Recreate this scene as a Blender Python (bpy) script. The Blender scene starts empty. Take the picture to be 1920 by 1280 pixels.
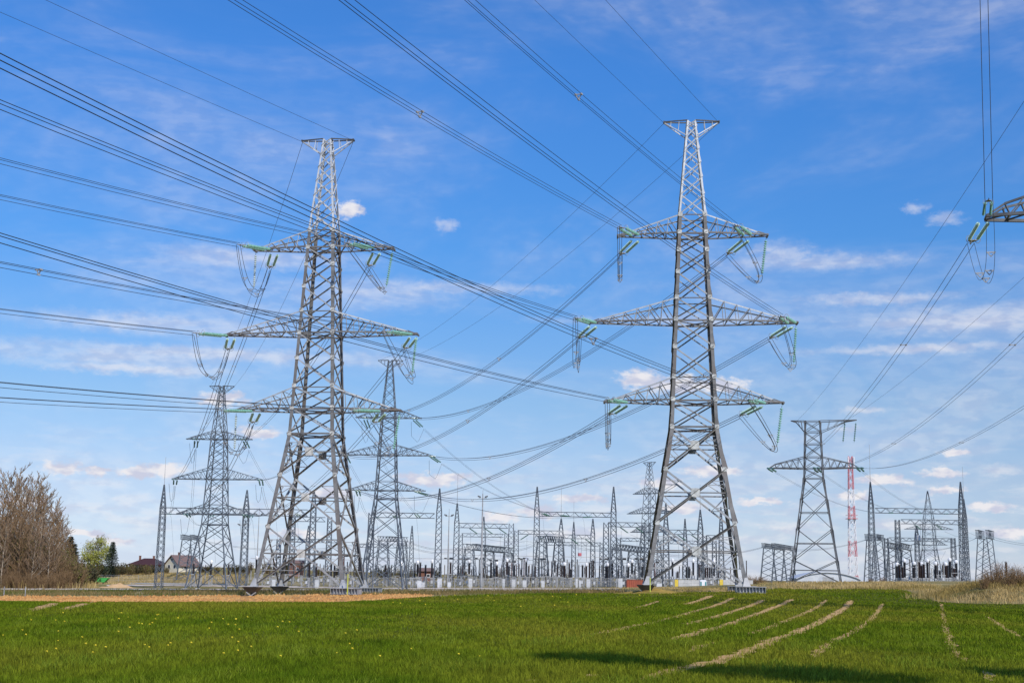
import bpy, math, random
import numpy as np
from mathutils import Vector, Matrix
random.seed(7)
SC = bpy.context.scene
COL = SC.collection
R = math.radians

# ------------------------------------------------------------------ camera
FPX, PITCH, ROLL, CH = 2600.0, math.atan(440/2600), R(0.9), 1.75
Fw = Vector((0, math.cos(PITCH), math.sin(PITCH)))
_U0 = Vector((0, -math.sin(PITCH), math.cos(PITCH))); _R0 = Vector((1, 0, 0))
Rt = _R0*math.cos(ROLL) + _U0*math.sin(ROLL)
Up = _U0*math.cos(ROLL) - _R0*math.sin(ROLL)
CAM = Vector((0, 0, CH))
cd = bpy.data.cameras.new('camera'); cam = bpy.data.objects.new('camera', cd); COL.objects.link(cam)
cd.sensor_width = 36; cd.lens = 36*FPX/1920; cd.clip_start = 0.1; cd.clip_end = 20000
M = Matrix(((Rt.x, Up.x, -Fw.x), (Rt.y, Up.y, -Fw.y), (Rt.z, Up.z, -Fw.z))).to_4x4()
M.translation = CAM
cam.matrix_world = M
SC.camera = cam

def ray(px, py):
    return Fw + Rt*((px-960)/FPX) + Up*((640-py)/FPX)
def at(px, py, Y):
    r = ray(px, py); return CAM + r*(Y/r.y)
def proj(P):
    d = Vector(P)-CAM; w = d.dot(Fw)
    return 960+FPX*d.dot(Rt)/w, 640-FPX*d.dot(Up)/w

# ------------------------------------------------------------------ terrain
cp = []
for y in (-60, -20, 8, 25, 45, 70):
    for k in (-1.2, -.4, .4, 1.2):
        cp.append((k*(abs(y)*.6+25), y, 0.0))
for px, py, Y in ((582,1114,133),(1302,1109,127),(0,1128,112),(400,1128,114),(800,1120,118),(1100,1117,118),(60,1106,165),(500,1106,165),
                  (900,1107,185),(80,1100,190),(400,1103,292),(720,1107,294),(300,1094,390),(600,1101,350),(900,1102,335),(1100,1102,335),
                  (250,1073,470),(60,1073,520),(340,1070,450),(1540,1094,152),(1430,1101,150),(1680,1095,152),(1540,1121,112),(1720,1126,112),
                  (1330,1104,300),(1540,1092,245),(1850,1094,400),(1600,1092,430),(1750,1093,300)):
    p = at(px, py, Y); cp.append(tuple(p))
for x, y, z in ((-500,900,3),(0,900,1.5),(500,900,1),(-900,1500,3),(0,1500,2),(900,1500,2),(-900,200,0),(900,200,1.5),(300,-200,0),(-300,-200,0)):
    cp.append((x, y, z))
cp = np.array(cp)
def _tps(d2):
    return np.where(d2 > 0, d2*np.log(np.maximum(d2, 1e-9))*.5, 0)
def _key(x, y):   # compress far distances so that the surface stays calm there
    s = 1/np.sqrt(1+(np.asarray(x)**2+np.asarray(y)**2)/250**2)
    return np.asarray(x)*s/100, np.asarray(y)*s/100
_kx, _ky = _key(cp[:,0], cp[:,1]); _n = len(cp)
_A = np.zeros((_n+3, _n+3))
_A[:_n,:_n] = _tps((_kx[:,None]-_kx[None])**2+(_ky[:,None]-_ky[None])**2) + np.eye(_n)*.002
_A[:_n,_n] = 1; _A[:_n,_n+1] = _kx; _A[:_n,_n+2] = _ky; _A[_n:,:_n] = _A[:_n,_n:].T
_w = np.linalg.solve(_A, np.concatenate([cp[:,2], [0,0,0]]))
def gz(x, y):
    x = np.asarray(x, float); y = np.asarray(y, float)
    xs, ys = _key(x.ravel(), y.ravel())
    z = np.empty(len(xs))
    for i in range(0, len(xs), 50000):
        a, b = xs[i:i+50000], ys[i:i+50000]
        z[i:i+50000] = _tps((a[:,None]-_kx[None])**2+(b[:,None]-_ky[None])**2)@_w[:_n]+_w[_n]+_w[_n+1]*a+_w[_n+2]*b
    z = z.reshape(x.shape)
    # the dry bank at the field's right edge
    m = np.exp(-(((x-43.6)/10.2)**4+((y-108)/8.0)**2))
    z = z + 1.5*m*(1+.12*np.sin(x*.9+1)+.06*np.sin(x*2.3+y))
    return z
def g1(x, y): return float(gz(np.array([x]), np.array([y]))[0])
def ground(px, py):     # where the sight line through a pixel meets the terrain
    r = ray(px, py); lo = None
    ts = np.concatenate([np.arange(12, 200, .5), np.arange(200, 900, 3)])
    X = CAM.x+r.x/r.y*ts; Z = CAM.z+r.z/r.y*ts
    d = Z-gz(X, ts)
    k = np.argmax(d < 0) if (d < 0).any() else len(ts)-1
    if k > 0 and d[k] < 0:
        f = d[k-1]/(d[k-1]-d[k]); t = ts[k-1]+f*(ts[k]-ts[k-1])
    else: t = ts[k]
    return Vector((CAM.x+r.x/r.y*t, t, g1(CAM.x+r.x/r.y*t, t)))
def foot(px, Y):        # ground point under image column px at depth Y
    py = 1085
    for _ in range(4):
        p = at(px, py, Y); z = g1(p.x, Y); py = proj((p.x, Y, z))[1]
    return Vector((p.x, Y, z))

# ------------------------------------------------------------------ materials
MATS = {}
def mat(name, c1, c2=None, scale=4.0, rough=.6, metal=0.0, bump=0.0, c3=None, detail=4, transl=0.0, spec=.5, lo=.35, hi=.65, stretch=None, fine=None):
    m = bpy.data.materials.new(name); m.use_nodes = True; nt = m.node_tree; b = nt.nodes['Principled BSDF']
    b.inputs['Roughness'].default_value = rough; b.inputs['Metallic'].default_value = metal
    b.inputs['Specular IOR Level'].default_value = spec
    c2 = c2 or tuple(v*.8 for v in c1)
    geo = nt.nodes.new('ShaderNodeNewGeometry')
    nz = nt.nodes.new('ShaderNodeTexNoise'); nz.inputs['Scale'].default_value = scale; nz.inputs['Detail'].default_value = detail
    nz.inputs['Roughness'].default_value = .62
    src = geo.outputs['Position']
    if stretch:
        mp = nt.nodes.new('ShaderNodeMapping'); mp.inputs['Scale'].default_value = stretch
        nt.links.new(src, mp.inputs['Vector']); src = mp.outputs['Vector']
    nt.links.new(src, nz.inputs['Vector'])
    cr = nt.nodes.new('ShaderNodeValToRGB'); e = cr.color_ramp.elements
    e[0].position = lo; e[0].color = (*c1, 1); e[1].position = hi; e[1].color = (*c2, 1)
    nt.links.new(nz.outputs['Fac'], cr.inputs['Fac'])
    out = cr.outputs['Color']
    if c3:
        n2 = nt.nodes.new('ShaderNodeTexNoise'); n2.inputs['Scale'].default_value = scale*.17; n2.inputs['Detail'].default_value = 3
        nt.links.new(src, n2.inputs['Vector'])
        mr = nt.nodes.new('ShaderNodeMapRange'); mr.inputs['From Min'].default_value = .45; mr.inputs['From Max'].default_value = .62
        nt.links.new(n2.outputs['Fac'], mr.inputs['Value'])
        mx = nt.nodes.new('ShaderNodeMix'); mx.data_type = 'RGBA'; mx.inputs['B'].default_value = (*c3, 1)
        nt.links.new(mr.outputs['Result'], mx.inputs['Factor']); nt.links.new(out, mx.inputs['A']); out = mx.outputs['Result']
    if fine:
        n3 = nt.nodes.new('ShaderNodeTexNoise'); n3.inputs['Scale'].default_value = fine[0]; n3.inputs['Detail'].default_value = 2; nt.links.new(geo.outputs['Position'], n3.inputs['Vector'])
        m3 = nt.nodes.new('ShaderNodeMapRange'); m3.inputs['From Min'].default_value = .32; m3.inputs['From Max'].default_value = .68; m3.inputs['To Min'].default_value = fine[1]; m3.inputs['To Max'].default_value = fine[2]
        nt.links.new(n3.outputs['Fac'], m3.inputs['Value']); v3 = nt.nodes.new('ShaderNodeVectorMath'); v3.operation = 'SCALE'
        nt.links.new(out, v3.inputs[0]); nt.links.new(m3.outputs['Result'], v3.inputs['Scale']); out = v3.outputs[0]
    nt.links.new(out, b.inputs['Base Color'])
    if bump:
        bp = nt.nodes.new('ShaderNodeBump'); bp.inputs['Strength'].default_value = bump; bp.inputs['Distance'].default_value = .05
        nt.links.new(nz.outputs['Fac'], bp.inputs['Height']); nt.links.new(bp.outputs['Normal'], b.inputs['Normal'])
    if transl:
        tr = nt.nodes.new('ShaderNodeBsdfTranslucent'); nt.links.new(out, tr.inputs['Color'])
        ms = nt.nodes.new('ShaderNodeMixShader'); ms.inputs[0].default_value = transl
        nt.links.new(b.outputs[0], ms.inputs[1]); nt.links.new(tr.outputs[0], ms.inputs[2])
        nt.links.new(ms.outputs[0], nt.nodes['Material Output'].inputs['Surface'])
    MATS[name] = m
    return m
steel_old = mat('weathered_steel', (.115,.115,.115), (.225,.22,.215), 1.6, .62, .15, c3=(.15,.132,.12), detail=6)
steel_mid = mat('grey_steel', (.27,.275,.28), (.42,.42,.42), 1.5, .55, .2, detail=6)
steel_new = mat('bright_galvanised_steel', (.42,.43,.44), (.60,.61,.62), 2.0, .5, .15)
steel_far = mat('galvanised_lattice_steel', (.070,.085,.105), (.145,.168,.195), .8, .55, .15)
plate_m = mat('zinc_plate', (.34,.34,.32), (.66,.66,.63), 2.2, .55, .1)
steel_dk = mat('dark_weathered_steel', (.075,.078,.085), (.14,.145,.15), 1.6, .6, .15)
dark_steel = mat('dark_steel', (.05,.05,.055), (.09,.09,.09), 2.0, .6, .2)
wire_m = mat('aluminium_wire', (.045,.048,.06), (.075,.08,.09), 3, .55, .3)
jump_m = mat('jumper_cable', (.10,.105,.115), (.16,.165,.17), 3, .5, .4)
glass_g = mat('green_insulator_glass', (.15,.38,.29), (.35,.60,.50), 6, .12, 0, spec=.8)
glass_w = mat('pale_insulator_glass', (.42,.52,.50), (.62,.70,.68), 6, .15, 0, spec=.8)
glass_d = mat('dark_green_insulator', (.06,.14,.11), (.12,.23,.19), 4, .25, 0)
porc = mat('brown_porcelain', (.022,.014,.013), (.045,.028,.024), 3, .3, 0)
porc_b = mat('black_porcelain', (.013,.013,.016), (.03,.028,.03), 3, .3, 0)
porc_r = mat('red_brown_porcelain', (.09,.03,.022), (.15,.055,.04), 3, .35, 0)
cab_m = mat('pale_grey_enamel', (.50,.51,.53), (.60,.61,.62), 2, .5)
head_w = mat('white_enamel', (.72,.72,.74), (.82,.82,.82), 2, .4)
conc = mat('pale_concrete', (.42,.42,.41), (.55,.54,.52), 1.2, .85, bump=.2, detail=7)
yellow_m = mat('yellow_paint', (.65,.46,.04), (.75,.55,.08), 2, .6)
yell_g = mat('yellow_green_sleeve', (.42,.46,.05), (.52,.56,.10), 2, .6)
red_m = mat('rust_red_paint', (.28,.062,.03), (.36,.09,.045), 1.5, .6, c3=(.23,.07,.04))
mast_red = mat('mast_red_paint', (.50,.13,.15), (.60,.20,.22), 1, .6)
mast_white = mat('mast_white_paint', (.68,.66,.68), (.78,.77,.78), 1, .6)
teal_m = mat('teal_plastic', (.02,.20,.22), (.03,.26,.28), 2, .5)
green_m = mat('bright_green_paint', (.05,.36,.07), (.08,.44,.10), 2, .5)
cream_m = mat('cream_render', (.62,.56,.42), (.70,.64,.50), .8, .85)
roof_br = mat('brown_roof_tile', (.14,.09,.08), (.20,.13,.115), 3, .8, bump=.3)
roof_rd = mat('dark_red_roof_tile', (.036,.011,.013), (.06,.018,.02), 3, .8, bump=.3)
brick_m = mat('brown_brick', (.16,.07,.045), (.22,.10,.065), 3, .85)
pane_m = mat('dark_window_glass', (.03,.035,.04), (.05,.055,.06), 2, .1)
shed_m = mat('pale_sheet_metal', (.50,.52,.55), (.60,.62,.64), .5, .5, .2)
bark_w = mat('pale_birch_bark', (.27,.215,.15), (.40,.33,.25), 5, .85)
bark_b = mat('grey_brown_bark', (.15,.095,.055), (.25,.17,.105), 4, .9)
twig_m = mat('brown_twigs', (.155,.095,.045), (.25,.155,.075), 2, .9)
leaf_o = mat('olive_young_leaf', (.10,.095,.018), (.18,.165,.03), .8, .7, transl=.3)
leaf_p = mat('pale_spring_leaf', (.34,.35,.06), (.46,.45,.12), .8, .7, transl=.35)
leaf_h = mat('hedge_leaf', (.040,.045,.016), (.085,.075,.025), .6, .75, transl=.2)
needle_m = mat('spruce_needle', (.012,.024,.012), (.03,.045,.02), .9, .8)
soil_m = mat('ploughed_orange_soil', (.30,.13,.042), (.55,.295,.11), 1.3, .95, bump=.6, c3=(.50,.29,.11), detail=8, spec=.05)
sand_m = mat('sandy_soil', (.52,.33,.16), (.64,.43,.24), 1.0, .95, bump=.5, detail=8, spec=.05)
road_m = mat('pale_gravel', (.47,.40,.33), (.58,.50,.42), .8, .95, bump=.3, detail=8, spec=.05)
track_m = mat('dry_track_soil', (.38,.22,.085), (.56,.375,.175), 2.5, .95, bump=.5, detail=8, spec=.05)
rough_m = mat('rough_meadow_soil', (.12,.115,.03), (.26,.20,.085), .35, .95, c3=(.30,.24,.12), detail=9, spec=.05)
field_m = mat('wheat_field_soil', (.045,.06,.004), (.085,.095,.008), 1.2, .95, bump=.4, detail=8, c3=(.075,.085,.01), spec=.05)
wheat_m = mat('young_wheat_leaf', (.074,.124,.005), (.160,.196,.011), .45, .8, transl=.35, c3=(.20,.195,.018), detail=5, spec=.06, fine=(5.0,.62,1.85), stretch=(1,.45,1))
yearth_m = mat('yellowish_earth', (.40,.26,.07), (.27,.20,.05), 1.4, .95, bump=.6, detail=8, spec=.05, c3=(.15,.14,.03))
clump_m = mat('light_wheat_leaf', (.13,.19,.012), (.23,.27,.025), .7, .75, transl=.35, spec=.08, fine=(6.0,.6,1.5))
dry_m = mat('dry_straw_grass', (.44,.31,.12), (.64,.48,.23), .8, .9, transl=.25, c3=(.34,.25,.085), spec=.05)
mixg_m = mat('coarse_verge_grass', (.15,.125,.04), (.34,.24,.11), .5, .9, transl=.25, c3=(.12,.135,.03), spec=.05)
flower_m = mat('dandelion_yellow', (.80,.60,.02), (.85,.68,.05), 3, .8)

# ------------------------------------------------------------------ mesh helpers
class MB:
    def __init__(s): s.v = []; s.f = []; s.mi = []
    def quad_prism(s, ring0, ring1, mi=0, cap=True):
        n = len(ring0); b = len(s.v); s.v += [tuple(p) for p in ring0]+[tuple(p) for p in ring1]
        for i in range(n):
            j = (i+1) % n; s.f.append((b+i, b+j, b+n+j, b+n+i)); s.mi.append(mi)
        if cap:
            s.f.append(tuple(b+i for i in reversed(range(n)))); s.mi.append(mi)
            s.f.append(tuple(b+n+i for i in range(n))); s.mi.append(mi)
    def bar(s, p, q, w, mi=0, w2=None):
        p, q = Vector(p), Vector(q); d = q-p
        if d.length < 1e-6: return
        d.normalize(); a = d.cross(Vector((0,0,1)))
        if a.length < .05: a = Vector((1,0,0))
        a.normalize(); c = d.cross(a); h = w/2; k = (w2 or w)/2
        s.quad_prism([p+a*h+c*h, p-a*h+c*h, p-a*h-c*h, p+a*h-c*h], [q+a*k+c*k, q-a*k+c*k, q-a*k-c*k, q+a*k-c*k], mi)
    def ang(s, p, q, w, A, B, mi=0, t=None):     # rolled steel angle: two flanges along A and B from the line p-q
        p, q = Vector(p), Vector(q); d = (q-p).normalized(); t = t or max(.02, w*.12)
        A = Vector(A); A = (A-d*A.dot(d)).normalized(); B = Vector(B); B = B-d*B.dot(d); B = (B-A*B.dot(A)).normalized()
        def ring(o): return [o, o+A*w, o+A*w+B*t, o+A*t+B*t, o+A*t+B*w, o+B*w]
        s.quad_prism(ring(p), ring(q), mi, cap=False)
    def tube(s, pts, r, n=4, mi=0, r2=None):
        pts = [Vector(p) for p in pts]; b = len(s.v); m = len(pts)
        up = Vector((0,0,1))
        for i, p in enumerate(pts):
            d = (pts[min(i+1, m-1)]-pts[max(i-1, 0)]).normalized(); a = d.cross(up)
            if a.length < .05: a = d.cross(Vector((1,0,0)))
            a.normalize(); c = d.cross(a); rr = r if r2 is None else r+(r2-r)*i/(m-1)
            for k in range(n):
                t = 2*math.pi*k/n; s.v.append(tuple(p+a*(rr*math.cos(t))+c*(rr*math.sin(t))))
        for i in range(m-1):
            for k in range(n):
                j = (k+1) % n; s.f.append((b+i*n+k, b+i*n+j, b+(i+1)*n+j, b+(i+1)*n+k)); s.mi.append(mi)
    def lathe(s, prof, n=10, o=(0,0,0), mi=0, axis='z'):
        b = len(s.v); m = len(prof)
        for r, h in prof:
            for k in range(n):
                t = 2*math.pi*k/n; x, y = r*math.cos(t), r*math.sin(t)
                s.v.append((o[0]+x, o[1]+y, o[2]+h) if axis == 'z' else (o[0]+h, o[1]+x, o[2]+y))
        for i in range(m-1):
            for k in range(n):
                j = (k+1) % n; s.f.append((b+i*n+k, b+i*n+j, b+(i+1)*n+j, b+(i+1)*n+k)); s.mi.append(mi)
        s.f.append(tuple(b+k for k in reversed(range(n)))); s.mi.append(mi)
        s.f.append(tuple(b+(m-1)*n+k for k in range(n))); s.mi.append(mi)
    def box(s, c, size, mi=0, rz=0):
        x, y, z = (v/2 for v in size); ca, sa = math.cos(rz), math.sin(rz)
        pt = lambda a, b_, e: (c[0]+a*ca-b_*sa, c[1]+a*sa+b_*ca, c[2]+e)
        s.quad_prism([pt(-x,-y,-z), pt(x,-y,-z), pt(x,y,-z), pt(-x,y,-z)], [pt(-x,-y,z), pt(x,-y,z), pt(x,y,z), pt(-x,y,z)], mi)
    def face(s, pts, mi=0):
        b = len(s.v); s.v += [tuple(p) for p in pts]; s.f.append(tuple(range(b, b+len(pts)))); s.mi.append(mi)
    def mesh(s, name, mats, smooth=False):
        me = bpy.data.meshes.new(name); me.from_pydata(s.v, [], s.f)
        for m in (mats if isinstance(mats, (list, tuple)) else [mats]): me.materials.append(m)
        if any(s.mi): me.polygons.foreach_set('material_index', s.mi)
        if smooth: me.polygons.foreach_set('use_smooth', [True]*len(s.f))
        me.update(); return me
    def build(s, name, mats, parent=None, smooth=False):
        return link(name, s.mesh(name, mats, smooth), parent)
def link(name, me, parent=None):
    o = bpy.data.objects.new(name, me); COL.objects.link(o)
    if parent: o.parent = parent
    return o
def tag(o, label, cat=None, group=None, kind=None):
    o['label'] = label
    if cat: o['category'] = cat
    if group: o['group'] = group
    if kind: o['kind'] = kind
    return o
def thing(name, label, cat, loc=(0,0,0), rz=0, group=None):
    o = bpy.data.objects.new(name, None); COL.objects.link(o); o.empty_display_size = .3
    o.location = loc; o.rotation_euler = (0,0,rz)
    return tag(o, label, cat, group)

# ------------------------------------------------------------------ pylons
def interp(prof, z):
    for (z0, a), (z1, b) in zip(prof, prof[1:]):
        if z0 <= z <= z1 or (z1 <= z <= z0): return a+(b-a)*(z-z0)/(z1-z0)
    return prof[0][1] if abs(z-prof[0][0]) < abs(z-prof[-1][0]) else prof[-1][1]
PLO = [(1,-.55),(1,.55),(.72,1),(-.72,1),(-1,.55),(-1,-.55),(-.72,-1),(.72,-1)]
plate_c = MB(); plate_c.quad_prism([(a*.5, -.02, b*.5) for a, b in PLO],
                                   [(a*.5, .02, b*.5) for a, b in PLO])
plate_me = plate_c.mesh('gusset_plate', plate_m)
class Pylon: pass
def brace(m, p, q, w, n, o, mi):   # crossing angles back to back: one outstanding leg inwards, the other outwards
    d = (q-p).normalized(); side = d.cross(n)
    if side.z < 0: side = -side
    rising = (q-p).x*(q-p).z > 0 if abs(n.y) > .5 else (o == 0)
    out_ = n if n.y < .5 else -n
    if rising: m.ang(p+side*w*.5+out_*.03, q+side*w*.5+out_*.03, w, out_, -side, mi, t=.018)
    else: m.ang(p-side*w*.5, q-side*w*.5, w, side, -n, 1 if mi == 0 else mi, t=.018)  # lighter slot paints the falling brace as sunlit; rising ones stay darker
FACES = [((-1,-1),(1,-1),(0,-1,0)), ((1,-1),(1,1),(1,0,0)), ((1,1),(-1,1),(0,1,0)), ((-1,1),(-1,-1),(-1,0,0))]
def make_pylon(label, px, Y, rows, theta, halves, near, group=None, pointed=False, arms=None, tiers=3, low_widths=None, shade=None, peak=(2.6,2.6), name='pylon', ang_=False):
    """rows: image rows of the levels, all read at depth Y; returns local geometry for hanging strings."""
    P = Pylon(); base = foot(px, Y)
    if near: base.z = at(px, rows['low'][0], Y).z
    P.base = base; P.theta = theta
    zl = lambda py: at(px, py, Y).z-base.z
    prof = [(zl(py), hw) for py, hw in halves]; prof = [(0, prof[0][1])]+prof[1:]
    hw = lambda z: interp(prof, z)
    root = thing(name, label, 'pylon', base, -theta, group); P.root = root
    P.mw = Matrix.Translation(base) @ Matrix.Rotation(-theta, 4, 'Z')
    Z = lambda L_: [zl(p) for p in L_]
    low, body, top = Z(rows['low']), Z(rows['body']), Z(rows['top'])
    low[0] = 0
    K = 1 if near else 0
    so, sm, sn = (steel_old, steel_mid, steel_new) if near else (shade or steel_far,)*3
    cr = lambda sx, sy, z: Vector((sx*hw(z), sy*hw(z), z))
    zt = top[-1]; zw = low[-1]; zu = top[0]
    wl, wm_, wt = (.34,.29,.17) if near else (.26,.22,.15)
    for sx in (-1, 1):
        for sy in (-1, 1):
            m = MB()
            for z0, z1, w, mi in ((0, zw, wl, 0), (zw, zu, wm_, 0), (zu, zt, wt, 1)):
                if near: m.ang(cr(sx,sy,z0), cr(sx,sy,z1), w, (-sx,0,0), (0,-sy,0), mi)
                else: m.bar(cr(sx,sy,z0), cr(sx,sy,z1), w*.85, mi)
            leg = m.build('leg', [so, sn], root)
            fm = MB(); c = cr(sx,sy,0)
            if near:
                # cap on a driven pile; wide ribbed grillage under the feet on the outer side
                if sx > 0:
                    w, d_ = 2.6, 1.7
                    fm.box((c.x+.2, c.y, c.z-.02), (w, d_, .05)); fm.box((c.x+.2, c.y, c.z-.52), (w*.96, d_*.94, .05))
                    for k in range(10):
                        x = c.x+.2-w/2+.06+k*(w-.12)/9
                        fm.box((x, c.y, c.z-.27), (.035, d_*.97, .44))
                    for k in (-1, 1):
                        fm.box((c.x+.2, c.y-k*d_*.33, c.z-.27), (w*.9, .04, .44), 0)
                        fm.tube([(c.x+.2+k*.85, c.y, c.z-.5), (c.x+.2+k*.85, c.y, c.z-1.9)], .15, 8)
                        fm.bar((c.x-.95*k+.2, c.y-.6, c.z-.54), (c.x+.2-k*.2, c.y-.6, c.z-1.2), .08, 1)
                else:
                    fm.quad_prism([(c.x+a*.34, c.y+b*.34, c.z-.55) for a, b in ((-1,-1),(1,-1),(1,1),(-1,1))], [(c.x+a*.78, c.y+b*.78, c.z-.02) for a, b in ((-1,-1),(1,-1),(1,1),(-1,1))])
                    fm.tube([(c.x, c.y, c.z-.5), (c.x, c.y, c.z-1.9)], .2, 8)
                    for k in (-1, 1): fm.bar((c.x-.45*k, c.y-.38, c.z-.5), (c.x+.45*k, c.y-.38, c.z-1.15), .09, 1)
                # stiffened shoe where the leg lands
                fm.quad_prism([(c.x-sx*.1+a*.34, c.y-sy*.1+b*.34, c.z+.006) for a, b in ((-1,-1),(1,-1),(1,1),(-1,1))], [(c.x-sx*.16+a*.13, c.y-sy*.16+b*.13, c.z+.75) for a, b in ((-1,-1),(1,-1),(1,1),(-1,1))], 1)
                fm.build('foundation', [dark_steel if sx < 0 else steel_mid, steel_mid], leg)
            else:
                fm.box((c.x, c.y, c.z-.2), (.8,.8,.6)); fm.build('foundation', conc, leg)
    # bracing of the four faces
    bl, bb, bt = MB(), MB(), MB()
    def X(m, z0, z1, w, mi=0, redundant=False):
        for (a, b_, n) in FACES:
            n = Vector(n); p0, p1 = cr(*a, z0), cr(*b_, z0); q0, q1 = cr(*a, z1), cr(*b_, z1)
            o1, o2 = -n*.05, -n*(.05+w*.25+.02)
            if near or ang_:
                for (p, q, o) in ((p0+o1, q1+o1, 0), (p1+o2, q0+o2, 1)): brace(m, p, q, w, n, o, mi)
            else:
                m.bar(p0+o1, q1+o1, w*.8, mi); m.bar(p1+o2, q0+o2, w*.8, mi)
            if redundant:
                t = (p1-p0).length/((p1-p0).length+(q1-q0).length)
                xc = (p0+(q1-p0)*t); zc = xc.z; ra, rb = cr(*a, zc), cr(*b_, zc)
                o3 = -n*(.12+w*.3)
                m.bar(ra+o3, rb+o3, w*.62, mi)
                for r_, lo_, hi_ in ((ra, p0, q0), (rb, p1, q1)):
                    ml = (xc+lo_)/2; mh = (xc+hi_)/2
                    for mm in (ml, mh):
                        c_ = cr(*(a if r_ is ra else b_), mm.z)
                        m.bar(mm+o3*1.3, c_+o3*1.3, w*.38, 1); m.bar(mm+o3*1.6, r_+o3*1.6, w*.38, 1)
                if near and not pointed: P.plates.append((xc+n*.03, n, .78))
    def H(m, z, w, mi=0, diag=False):
        for (a, b_, n) in FACES:
            o = -Vector(n)*.14; m.bar(cr(*a, z)+o, cr(*b_, z)+o, w, mi)
        if diag:
            m.bar(cr(-1,-1,z-.06), cr(1,1,z-.06), w*.7, mi); m.bar(cr(-1,1,z-.14), cr(1,-1,z-.14), w*.7, mi)
    P.plates = []
    for z0, z1 in zip(low, low[1:]): X(bl, z0, z1, .165 if near else .13, 0, near)
    H(bl, low[-1], .15, 0, True)
    for z0, z1 in zip(body, body[1:]): X(bb, z0, z1, .118 if near else .115)
    armz = []
    tiers_px = rows['arms']
    for (pb, pt) in tiers_px: armz.append((zl(pb), zl(pt)))
    for zb, zt_ in armz:
        H(bb, zb, .15, 0, True); H(bb, zt_, .09, 0)
    for z0, z1 in zip(top, top[1:]): X(bt, z0, z1, .095 if near else .085)
    bl.build('lower_bracing', [so, sm], root); bb.build('body_bracing', [so, sm], root); bt.build('top_bracing', [sn], root)
    if near:
        for z in low[1:]+body[1:]:
            for (a, b_, n) in FACES[:1]+FACES[2:3]:
                for c_ in (a, b_):
                    P.plates.append((cr(*c_, z)+Vector((-c_[0]*.14, Vector(n).y*.03, 0)), Vector(n), .40))
        for p, n, s_ in P.plates:
            o = link('gusset_plate', plate_me, root); o.location = p; o.scale = (s_, 1, s_)
            if abs(n.x) > .5: o.rotation_euler = (0, 0, R(90))
    # cross arms
    P.arms = {}
    lens = arms or (7.0, 9.6, 8.2)
    for t, ((zb, ztp), L) in enumerate(zip(armz, lens)):
        for s in (-1, 1):
            m = MB(); e = .42 if near else .35
            w1, w2 = (.14,.075) if near else (.13,.085)
            h0, h1 = hw(zb), hw(ztp)
            nb = [Vector((s*h0, k*h0, zb)) for k in (-1, 1)]; tb = [Vector((s*L, k*e, zb)) for k in (-1, 1)]
            nt_ = [Vector((s*h1, k*h1, ztp)) for k in (-1, 1)]; tt = [Vector((s*(L-.9), k*e*1.1, zb+.32)) for k in (-1, 1)]
            n = 6 if L > 9 else 5
            for k in (0, 1):
                ky = 2*k-1
                if near:
                    m.ang(nb[k], tb[k], w1, (0,-ky,0), (0,0,1), 0); m.ang(nt_[k], tt[k], w1*.85, (0,-ky,0), (0,0,-1), 1)
                else:
                    m.bar(nb[k], tb[k], w1, 0); m.bar(nt_[k], tt[k], w1*.9, 1)
                m.bar(tt[k], tb[k], w1*.7, 0)
                B = [nb[k].lerp(tb[k], i/n*.93) for i in range(n+1)]; T = [nt_[k].lerp(tt[k], i/n) for i in range(n+1)]
                for i in range(n):
                    if i: m.bar(B[i], T[i], w2*.7, 2)
                    m.bar(B[i]+Vector((0,-ky*.05,0)), T[i+1]+Vector((0,-ky*.05,0)), w2, 0)
            B0 = [nb[0].lerp(tb[0], i/n) for i in range(n+1)]; B1 = [nb[1].lerp(tb[1], i/n) for i in range(n+1)]
            for i in range(n):
                a, b_ = (B0[i], B1[i+1]) if i % 2 else (B1[i], B0[i+1])
                m.bar(a+Vector((0,0,.06)), b_+Vector((0,0,.06)), w2, 0); m.bar(B0[i+1]+Vector((0,0,.12)), B1[i+1]+Vector((0,0,.12)), w2*.7, 0)
                T0, T1 = nt_[0].lerp(tt[0], (i+1)/n), nt_[1].lerp(tt[1], (i+1)/n); m.bar(T0, T1, w2*.6, 2)
            m.bar(tb[0]+Vector((0,-.2,0)), tb[1]+Vector((0,.2,0)), w1, 0)
            m.build('cross_arm', [so, sn, sm], root)
            P.arms[(t, s)] = (L, zb)
    # earth wire arms on the head
    P.peak = {}
    if not pointed:
        zp = zt-(1.5 if near else 1.5)
        for s in (-1, 1):
            m = MB(); L = peak[(s+1)//2]; h = hw(zt); h2 = hw(zp)
            for k in (-1, 1):
                m.bar((s*h, k*h, zt), (s*L, k*.12, zt-.06), .10, 0)
                m.bar((s*h2, k*h2, zp), (s*L, k*.10, zt-.14), .085, 1)
                for f in (.35, .7):
                    m.bar((s*(h+(L-h)*f), k*(h+(.12-h)*f), zt), (s*(h2+(L-h2)*f), k*(h2+(.1-h2)*f), zp+(zt-.14-zp)*f), .05, 1)
            m.bar((s*L, -.3, zt-.08), (s*L, .3, zt-.08), .14, 0); m.bar((s*h, -h, zt), (s*h, h, zt), .09, 0)
            m.build('earth_wire_arm', [dark_steel if near else so, sn], root)
            P.peak[s] = P.mw @ Vector((s*L, 0, zt-.15))
    return P

def A_rows(**k): return k
rowsA = dict(low=[1100,989,893,816], body=[816,768,727,675,622,586,541,500,468], top=[436,402,370,342,316,293,274,262],
             arms=[(468,436),(628,588),(770,730)])
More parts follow.
